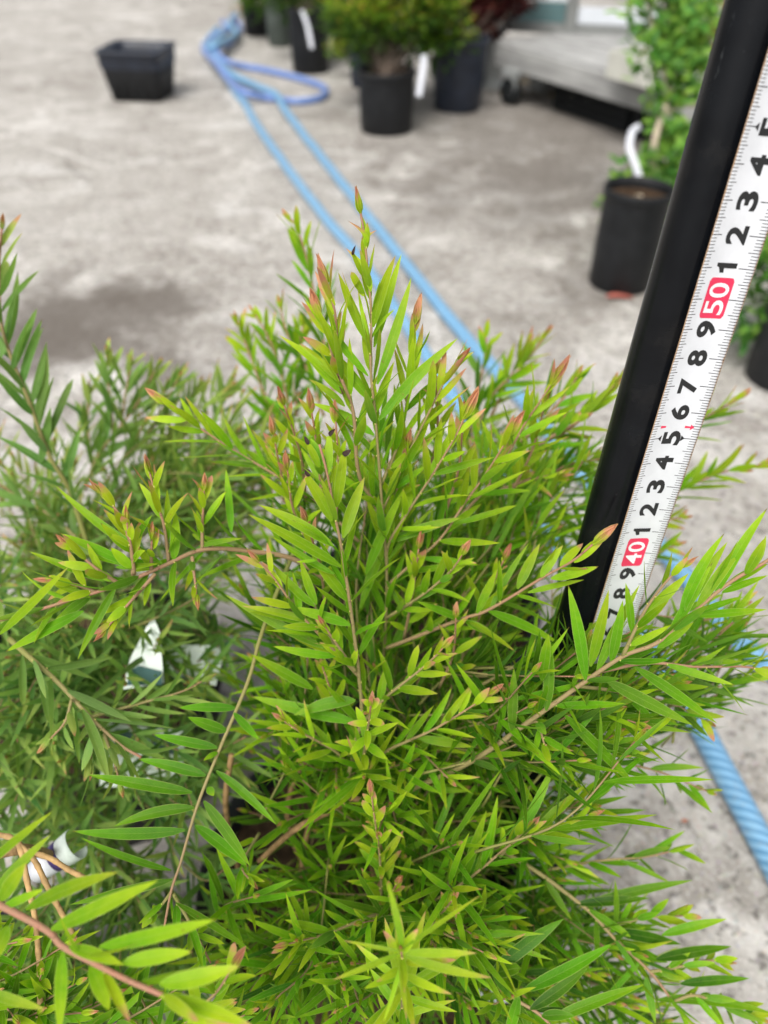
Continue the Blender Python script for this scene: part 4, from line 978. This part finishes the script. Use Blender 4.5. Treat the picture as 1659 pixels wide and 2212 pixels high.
# =================================================================== pole and measuring tape
UPP = (M3 @ Vector((.09477, .84863, .52043))).normalized()        # direction of the leaning pole
ACR = (M3 @ Vector((.977, .0205, -.2115))); ACR = (ACR - UPP * ACR.dot(UPP)).normalized()
FAC = ACR.cross(UPP).normalized()
P45 = PT(1450, 946, .2752)
TW = .019
def TP(n, s, lift=0.0):
    """n: centimetre reading, s: metres right of the middle, lift off the surface"""
    return P45 + UPP * ((n - 45) * .01) + ACR * s + FAC * (17.0 * s * s + lift)
def mat_pole():
    N = NT('black_coated_pole'); o = N.obj()
    mp = N.n('ShaderNodeMapping'); mp.inputs['Scale'].default_value = (1, 1, .15); N.t.links.new(o, mp.inputs[0])
    n1 = N.noise(o, 60, 5, .6); sc = N.smooth(N.noise(o, 420, 3, .7), .70, .78)
    c = N.mix(N.smooth(n1, .3, .7), (.0025, .003, .0045), (.005, .006, .008))
    c = N.mix(N.math('MULTIPLY', sc, .25), c, (.12, .13, .14))
    mq = N.n('ShaderNodeMapping'); mq.inputs['Scale'].default_value = (1, 1, .06); N.t.links.new(o, mq.inputs[0])
    c = N.mix(N.math('MULTIPLY', N.math('MULTIPLY', N.smooth(N.noise(mq.outputs[0], 700, 3, .7), .64, .72), N.smooth(N.noise(o, 35, 3), .5, .62)), .5), c, (.07, .075, .08))
    c = N.mix(N.math('MULTIPLY', N.smooth(N.noise(o, 25, 5, .7), .52, .7), .35), c, (.022, .021, .02))
    N.bsdf(c, N.math('ADD', .20, N.math('MULTIPLY', n1, .12)), .22, N.bump(N.noise(mp.outputs[0], 30, 3), .12, .001))
    return N.m
PC = P45 - ACR * .0102 - FAC * .0092
# foot of the pole on the ground
tg = (0.0 - PC.z) / UPP.z
foot = PC + UPP * tg
pole = empty('round_pole', tuple(foot), 'slim black round pole leaning upright beside the tape measure', 'pole')
m = MB(); m.tube([foot + UPP * (x * .95 / 24) + UPP * .003 for x in range(25)], .0086, 40); m.build('shaft', mat_pole(), pole)
m = MB(); m.tube([foot - UPP * .0005, foot + UPP * .02], .0093, 32); m.build('foot_cap', BLACKPOT, pole)
top = foot + UPP * .955
m = MB(); m.tube([top, top + UPP * .012], .0092, 32); m.build('top_cap', BLACKPOT, pole)

tpo = TP(0, 0); n_lo = 45 - (P45.z - .004) / UPP.z * 100
tape = empty('tape_measure', tuple(TP(n_lo, 0)), 'white steel measuring tape blade with black centimetre numbers held against the pole', 'tape measure')
def mat_tape():
    N = NT('white_tape_blade')
    at = N.n('ShaderNodeAttribute', attribute_name='ld', attribute_type='GEOMETRY')
    sp = N.n('ShaderNodeSeparateColor'); N.t.links.new(at.outputs['Color'], sp.inputs[0])
    o = N.n('ShaderNodeNewGeometry').outputs['Position']
    ab = N.math('ABSOLUTE', sp.outputs[0])
    n1 = N.noise(o, 500, 4, .7); n2 = N.noise(o, 90, 4, .6)
    c = N.mix(N.smooth(n2, .35, .7), (.70, .72, .765), (.64, .66, .70))
    c = N.mix(N.math('MULTIPLY', N.smooth(N.noise(o, 260, 5, .75), .66, .76), .35), c, (.45, .34, .2))
    e = N.math('MULTIPLY', N.smooth(N.math('ADD', ab, N.math('MULTIPLY', n1, .10)), .975, 1.05), .9)
    c = N.mix(e, c, (.36, .20, .08))
    N.bsdf(c, .30, .5, N.bump(n2, .06, .0005))
    return N.m
TAPEM = mat_tape()
m = MB(); vs = []; ds = []; NC = 13; rows = int((70 - n_lo) * 1)
for i in range(rows + 1):
    n = n_lo + (70 - n_lo) * i / rows
    for j in range(NC):
        s = (j / (NC - 1) - .5) * TW
        vs.append(tuple(TP(n, s))); ds.append((s / (TW / 2), 0, 0, 0))
m.add(vs, [(i * NC + j, i * NC + j + 1, (i + 1) * NC + j + 1, (i + 1) * NC + j) for i in range(rows) for j in range(NC - 1)], ds)
o = m.build('blade', TAPEM, tape); q = o.modifiers.new('solid', 'SOLIDIFY'); q.thickness = .00018; q.offset = -1
INK = simple('black_ink', (.018, .019, .021), .35, .4); RED = simple('red_ink', (.72, .035, .10), .35, .4, .06); WHI = simple('white_ink', (.80, .82, .85), .32, .4)
m = MB()
def tick(n, s0, s1, th):
    k = 3; vs = []
    for i in range(k + 1):
        s = s0 + (s1 - s0) * i / k
        vs += [tuple(TP(n - th * 50, s, .00005)), tuple(TP(n + th * 50, s, .00005))]
    m.add(vs, [(2 * i, 2 * i + 2, 2 * i + 3, 2 * i + 1) for i in range(k)])
h = TW / 2 - .0001
for mmn in range(200, 640):
    n = mmn / 10
    if mmn % 10 == 0: a, b_, th = .0040, .0050, .00026
    elif mmn % 5 == 0: a, b_, th = .0033, .0036, .00022
    else: a, b_, th = .0023, .0024, .00021
    tick(n, -h, -h + a, th); tick(n, h - b_, h, th)
m.build('scale_marks', INK, tape, False)
def glyph(ch, bold=.022):
    cu = bpy.data.curves.new('g', 'FONT'); cu.body = ch; cu.size = 1; cu.offset = bold; cu.resolution_u = 4
    ob = bpy.data.objects.new('g', cu); C.objects.link(ob)
    dg = bpy.context.evaluated_depsgraph_get(); me = bpy.data.meshes.new_from_object(ob.evaluated_get(dg))
    V = [tuple(v.co) for v in me.vertices]; F = [tuple(p.vertices) for p in me.polygons]
    bpy.data.objects.remove(ob); bpy.data.curves.remove(cu); bpy.data.meshes.remove(me)
    x0 = min(v[0] for v in V); x1 = max(v[0] for v in V); y0 = min(v[1] for v in V); y1 = max(v[1] for v in V)
    return [((v[0] - x0) / (x1 - x0) - .5, (v[1] - y0) / (y1 - y0) - .5) for v in V], F
def stamp(ch, n, width, height, mat, lift=.00007, soff=0.0, G={}, bold=.03):
    key = (ch, bold)
    if key not in G: G[key] = glyph(ch, bold)
    V, F = G[key]; m = MB()
    if ch == '1': V = [(.5, -.5), (.5, .5), (.16, .5), (.02, .36), (-.5, .26), (-.5, .06), (-.02, .10), (-.02, -.5)]; F = [(0, 1, 2, 3, 6, 7), (3, 4, 5, 6)]
    m.add([tuple(TP(n + x * width * 100, soff - y * height, lift)) for x, y in V], F)
    o = m.build('numeral', mat, tape, False); return o
for n in range(22, 62):
    if n % 10 == 0:
        mb = MB(); vs = []; w_, hh, rr = .0066, .0044, .0011; K = 16
        for i in range(K + 1):
            y = -hh + 2 * hh * i / K; e = max(0, abs(y) - (hh - rr)); hw = w_ - rr + math.sqrt(max(0, rr * rr - e * e))
            vs += [tuple(TP(n + .03 - hw * 100, y, .00007)), tuple(TP(n + .03 + hw * 100, y, .00007))]
        mb.add(vs, [(2 * i, 2 * i + 1, 2 * i + 3, 2 * i + 2) for i in range(K)]); mb.build('number_panel', RED, tape, False)
        stamp(str(n // 10), n - .27, .0048, .0068, WHI, .00013, bold=.012); stamp('0', n + .29, .0048, .0070, WHI, .00013, bold=.012)
    else:
        d_ = str(n % 10); stamp(d_, n, .0031 if d_ == '1' else .0057, .0071, INK, bold=.035)
    if n % 10 == 5:
        for sg in (-1, 1):
            mb = MB(); s0 = sg * (.0058 if sg < 0 else .0046); s1 = sg * (.0046 if sg < 0 else .0034)
            if sg < 0: tri = [(n - .12, -.0042), (n + .12, -.0042), (n, -.0056)]
            else: tri = [(n - .12, .0036), (n + .12, .0036), (n, .0050)]
            mb.add([tuple(TP(a, s, .00007)) for a, s in tri], [(0, 1, 2)]); mb.build('arrow_mark', INK, tape, False)
for n in (45.45, 30.3):
    for pts in ([(-.055, -.0058), (.055, -.0058), (.03, -.0036), (-.03, -.0036)], [(-.045, .0038), (.045, .0038), (.03, .0058), (.11, .0058), (0, .0072), (-.11, .0058), (-.03, .0058)]):
        mb = MB(); mb.add([tuple(TP(n + a, s, .00007)) for a, s in pts], [tuple(range(len(pts)))]); mb.build('red_mark', RED, tape, False)

TWIG = simple('grey_brown_twig', (.13, .10, .08), .8, .2, .3, 100)
# =================================================================== potted shrubs in the background
def bgpot(u0, u1, v, h, mat, label, cat='potted plant', taper=.9, group='potted shrubs standing in the background', name='potted_shrub'):
    """pot whose front foot stands at row v between columns u0 and u1"""
    p = PZ((u0 + u1) / 2, v); d = proj(p)[2]; r = (u1 - u0) / 2 / FPX * d / taper * .97
    c = p + Vector((p.x, p.y, 0)).normalized() * r * taper
    root = empty(name, (c.x, c.y, 0), label, cat, group)
    pot(root, c.x, c.y, r, h, mat, True, taper, 32)
    return root, c, r, h
def bgshrub(root, c, h, crown, R_, n, mat, leafL, leafW, trunk=5, age=(.2, .95), blunt=True, squash=.8, clumps=26, holes=.0, stems=None, parts=0):
    """crown: centre of the crown, R_: radius"""
    m = MB(); cc = Vector(crown); bases = []
    for k in range(clumps):
        a = random.uniform(0, 6.28); z = random.uniform(-.8, 1); q = math.sqrt(max(0, 1 - z * z)); rr = R_ * random.uniform(.45, 1.0)
        bases.append(cc + Vector((math.cos(a) * q * rr, math.sin(a) * q * rr, z * rr * squash)))
    b0 = Vector((c.x, c.y, h - .02))
    for q in bases:
        mid_ = b0.lerp(q, .5) + Vector((random.gauss(0, R_ * .08), random.gauss(0, R_ * .08), -R_ * .08))
        m.tube(catmull([b0 + Vector((random.gauss(0, .006), random.gauss(0, .006), 0)), mid_, q], 4), [.0022 - .0002 * i for i in range(9)], 5)
    o = m.build('stems', stems or TWIG, root); o['kind'] = 'stuff'
    lf = MB()
    for i in range(n):
        q = random.choice(bases); off = Vector((random.gauss(0, 1), random.gauss(0, 1), random.gauss(0, .8))) * R_ * .17
        B = q + off; D = (off.normalized() + (B - cc).normalized() * .6 + Vector((0, 0, .5)) + Vector((random.gauss(0, .4), random.gauss(0, .4), random.gauss(0, .4)))).normalized()
        ag = min(1, max(.05, age[1] - (age[1] - age[0]) * max(0, min(1, (B - q).z / R_ * 2.5 + .5)) + random.uniform(-.15, .15)))  # low leaves of each clump coloured darker to stand for crown shade
        g = leaf_geo(B, D, leafL * random.uniform(.7, 1.3), leafW * random.uniform(.8, 1.2), Vector((random.gauss(0, .4), random.gauss(0, .4), 1)), bend=.15, nu=4, na=1, age=ag, rnd=random.random(), blunt=blunt)
        if i < parts: mm = MB(); mm.add(*g); mm.build('leaf', mat, root)
        else: lf.add(*g)
    o = lf.build('foliage', mat, root); o['kind'] = 'stuff'
def bgtag(pts, w, label, top=(.0)):
    """a narrow plastic strip tag through world points"""
    P = catmull(pts, 6); m = MB(); vs = []
    for i, p in enumerate(P):
        t = (P[min(i + 1, len(P) - 1)] - P[max(i - 1, 0)]).normalized(); s = t.cross((CAMP - p).normalized()).normalized() * w / 2
        vs += [tuple(p - s), tuple(p + s)]
    m.add(vs, [(2 * i, 2 * i + 1, 2 * i + 3, 2 * i + 2) for i in range(len(P) - 1)])
    o = m.build('plant_tag', TAGW); q = o.modifiers.new('solid', 'SOLIDIFY'); q.thickness = .0006
    tag(o, label, 'tag', 'white strip tags on the background plants')

r, c, rad, h = bgpot(776, 893, 297, .15, BLACKPOT, 'round leafy green shrub in a black pot in front of the other pots', taper=.93)
dc = proj(c)[2]
bgshrub(r, c, h, PT(858, 20, dc - .02), .17, 6500, LEAFB, .022, .012, age=(.02, 1.05), clumps=75)
r, c, rad, h = bgpot(632, 713, 163, .19, BLACKPOT, 'dark green shrub in a black pot with a hanging white tag', taper=.9)
dc = proj(c)[2]
bgshrub(r, c, h, PT(665, -20, dc), .15, 3600, LEAFB, .022, .011, age=(.75, 1.0), clumps=34)
r, c, rad, h = bgpot(934, 1038, 247, .185, BLUEPOT, 'dark red leaved shrub in a tall blue-black pot by the deck', taper=.86)
dc = proj(c)[2]
bgshrub(r, c, h, PT(1015, -25, dc + .03), .16, 3600, LEAFR, .028, .016, age=(.3, 1), clumps=30)
r, c, rad, h = bgpot(758, 806, 192, .12, BLUEPOT, 'small pot with sparse green sprigs, half hidden behind the round shrub', taper=.9)
dc = proj(c)[2]
bgshrub(r, c, h, PT(745, 95, dc), .06, 500, LEAFB, .013, .006, age=(.05, .5), clumps=12)
r, c, rad, h = bgpot(580, 632, 103, .17, GREYPOT, 'green plant in a faded olive grey pot near the far end of the row', taper=.93)
dc = proj(c)[2]
bgshrub(r, c, h, PT(608, -35, dc), .15, 2200, LEAFB, .024, .011, age=(.5, 1), clumps=20)
r, c, rad, h = bgpot(530, 580, 80, .10, BLACKPOT, 'dry brown plant in a low black pot at the far end of the hoses', taper=.9)
dc = proj(c)[2]
DRY = mat_leaf('dry_brown_leaf', (.45, .30, .08), (.26, .17, .09), (.10, .06, .04), (.6, .35, .1), (.4, .3, .2))
bgshrub(r, c, h, PT(550, 18, dc), .07, 500, DRY, .018, .008, age=(.1, 1), clumps=18)
r, c, rad, h = bgpot(720, 752, 118, .10, BLACKPOT, 'small plant with yellow leaves standing between two black pots', taper=.9)
bgshrub(r, c, h, PT(736, 100, proj(c)[2] - .06), .035, 120, DRY, .014, .008, age=(.0, .3), clumps=8)
# tall shrub by the pole
r, c, rad, h = bgpot(1262, 1400, 640, .17, BLACKPOT, 'tall leafy shrub in a dark pot just left of the pole', taper=.97)
dc = proj(c)[2]
tall = r
BARK = simple('pale_bark', (.42, .36, .27), .8, .2, .25, 60, .5, 120)
m = MB()
trunkp = [Vector((c.x, c.y, h - .02)), PT(1408, 420, dc), PT(1412, 320, dc - .01), PT(1425, 265, dc - .01), PT(1440, 215, dc), PT(1436, 130, dc), PT(1438, 60, dc), PT(1440, -60, dc)]
cv = catmull(trunkp, 6); m.tube(cv, [.0075 - .004 * i / len(cv) for i in range(len(cv))], 10)
m.build('trunk', BARK, r)
for a in ((PT(1425, 265, dc - .01), PT(1460, 232, dc), PT(1510, 228, dc)), (PT(1438, 200, dc), PT(1470, 150, dc), PT(1520, 100, dc)), (PT(1400, 430, dc), PT(1375, 400, dc - .02), PT(1362, 350, dc - .02)), (PT(1436, 120, dc), PT(1410, 60, dc), PT(1400, 0, dc))):
    m = MB(); m.tube(catmull(list(a), 6), .0032, 8); m.build('limb', BARK, r)
plT = Plant(tall, LEAFT, STEM, 280)
def lfl(q, n, sp_, L, W, up=.6, ag=(.2, .9)):
    for i in range(n):
        B = q + Vector((random.gauss(0, sp_), random.gauss(0, sp_), random.gauss(0, sp_)))
        D = Vector((random.gauss(0, 1), random.gauss(0, 1), random.gauss(up, .6))).normalized()
        g = leaf_geo(B, D, L * 1.3 * random.uniform(.7, 1.25), W * 1.35 * random.uniform(.8, 1.2), Vector((random.gauss(0, .5), random.gauss(0, .5), 1)) + (CAMP - B).normalized() * .5, bend=.2, nu=6, na=1, age=random.uniform(*ag), rnd=random.random(), blunt=random.random() < .5)
        p0 = proj(B); plT.leaves.append((L * W / max(.1, p0[2]) * random.uniform(.9, 1.1) * 1e4 if 1260 < p0[0] < 1500 else 1e-6, tall, g))
for (u, v, k, s_) in ((1440, -20, 120, .03), (1430, 40, 110, .028), (1455, 90, 110, .026), (1425, 110, 60, .022), (1490, 60, 90, .028), (1470, 150, 90, .024), (1510, 130, 70, .024), (1440, 190, 40, .018),
                      (1490, 200, 50, .02), (1420, 240, 16, .012), (1455, 290, 50, .018), (1480, 340, 70, .02), (1450, 370, 70, .02), (1400, 400, 60, .016), (1370, 385, 30, .014), (1345, 420, 46, .013),
                      (1330, 440, 30, .012), (1400, 450, 60, .018), (1430, 430, 60, .02), (1400, 520, 50, .012), (1415, 560, 26, .010), (1380, 350, 16, .01), (1470, 0, 80, .03), (1540, 20, 60, .03)):
    lfl(PT(u, v, dc + random.uniform(-.03, .03)), int(k * 1.15), s_ * 1.1, .021, .0075)
plT.finish()
bgtag([PT(1384, 272, dc - .04), PT(1366, 285, dc - .05), PT(1360, 320, dc - .055), PT(1372, 355, dc - .055), PT(1384, 398, dc - .05)], .0125, 'white strip tag curling off the tall shrub')
m = MB(); p = PZ(1345, 648)
g = leaf_geo(Vector((p.x - .03, p.y, .006)), Vector((1, .15, .02)), .055, .018, Vector((0, 0, 1)), nu=6, na=2)
m.add(*g); o = m.build('fallen_leaf', simple('red_leaf', (.42, .13, .10), .6, .3)); tag(o, 'red fallen leaf at the foot of the tall shrub pot', 'leaf')
r, c, rad, h = bgpot(1592, 1760, 855, .165, BLACKPOT, 'leafy green plant in a dark pot at the right edge beyond the pole', taper=.95)
dc = proj(c)[2]
bgshrub(r, c, h, PT(1690, 610, dc), .085, 900, LEAFT, .028, .011, age=(.3, .95), clumps=34, blunt=False)
# further plant over the deck, seen left of the pole
r, c, rad, h = bgpot(1500, 1590, 300, .13, BLACKPOT, 'orange tinted shrub in a pot behind the tall one, beside the deck', taper=.9)
bgshrub(r, c, h, PT(1540, 90, proj(c)[2]), .10, 700, DRY, .022, .010, age=(.1, .9), clumps=20)
c1 = PZ(690, 150)
bgtag([PT(652, 22, 2.45), PT(664, 55, 2.43), PT(674, 105, 2.42)], .013, 'thin white strip tag hanging on the dark green shrub')
bgtag([PT(916, 118, 1.98), PT(914, 150, 1.97), PT(905, 208, 1.96)], .016, 'white strip tag hanging at the right of the round shrub')
# scraps on the concrete
for (u, v, s_, lb) in ((1480, 1776, .006, 'small red leaf scrap on the bare concrete at lower right'),):
    p = PZ(u, v); m = MB()
    m.add(*leaf_geo(Vector((p.x - s_ / 2, p.y, .0012)), Vector((1, .3, 0.02)), s_, s_ * .5, Vector((0, 0, 1)), nu=4, na=1))
    o = m.build('leaf_scrap', simple('rust_scrap', (.42, .16, .09), .7, .2)); tag(o, lb, 'leaf')
print('OBJECTS', len(bpy.data.objects), 'TRIS', sum(len(m.polygons) for m in bpy.data.meshes) * 2)
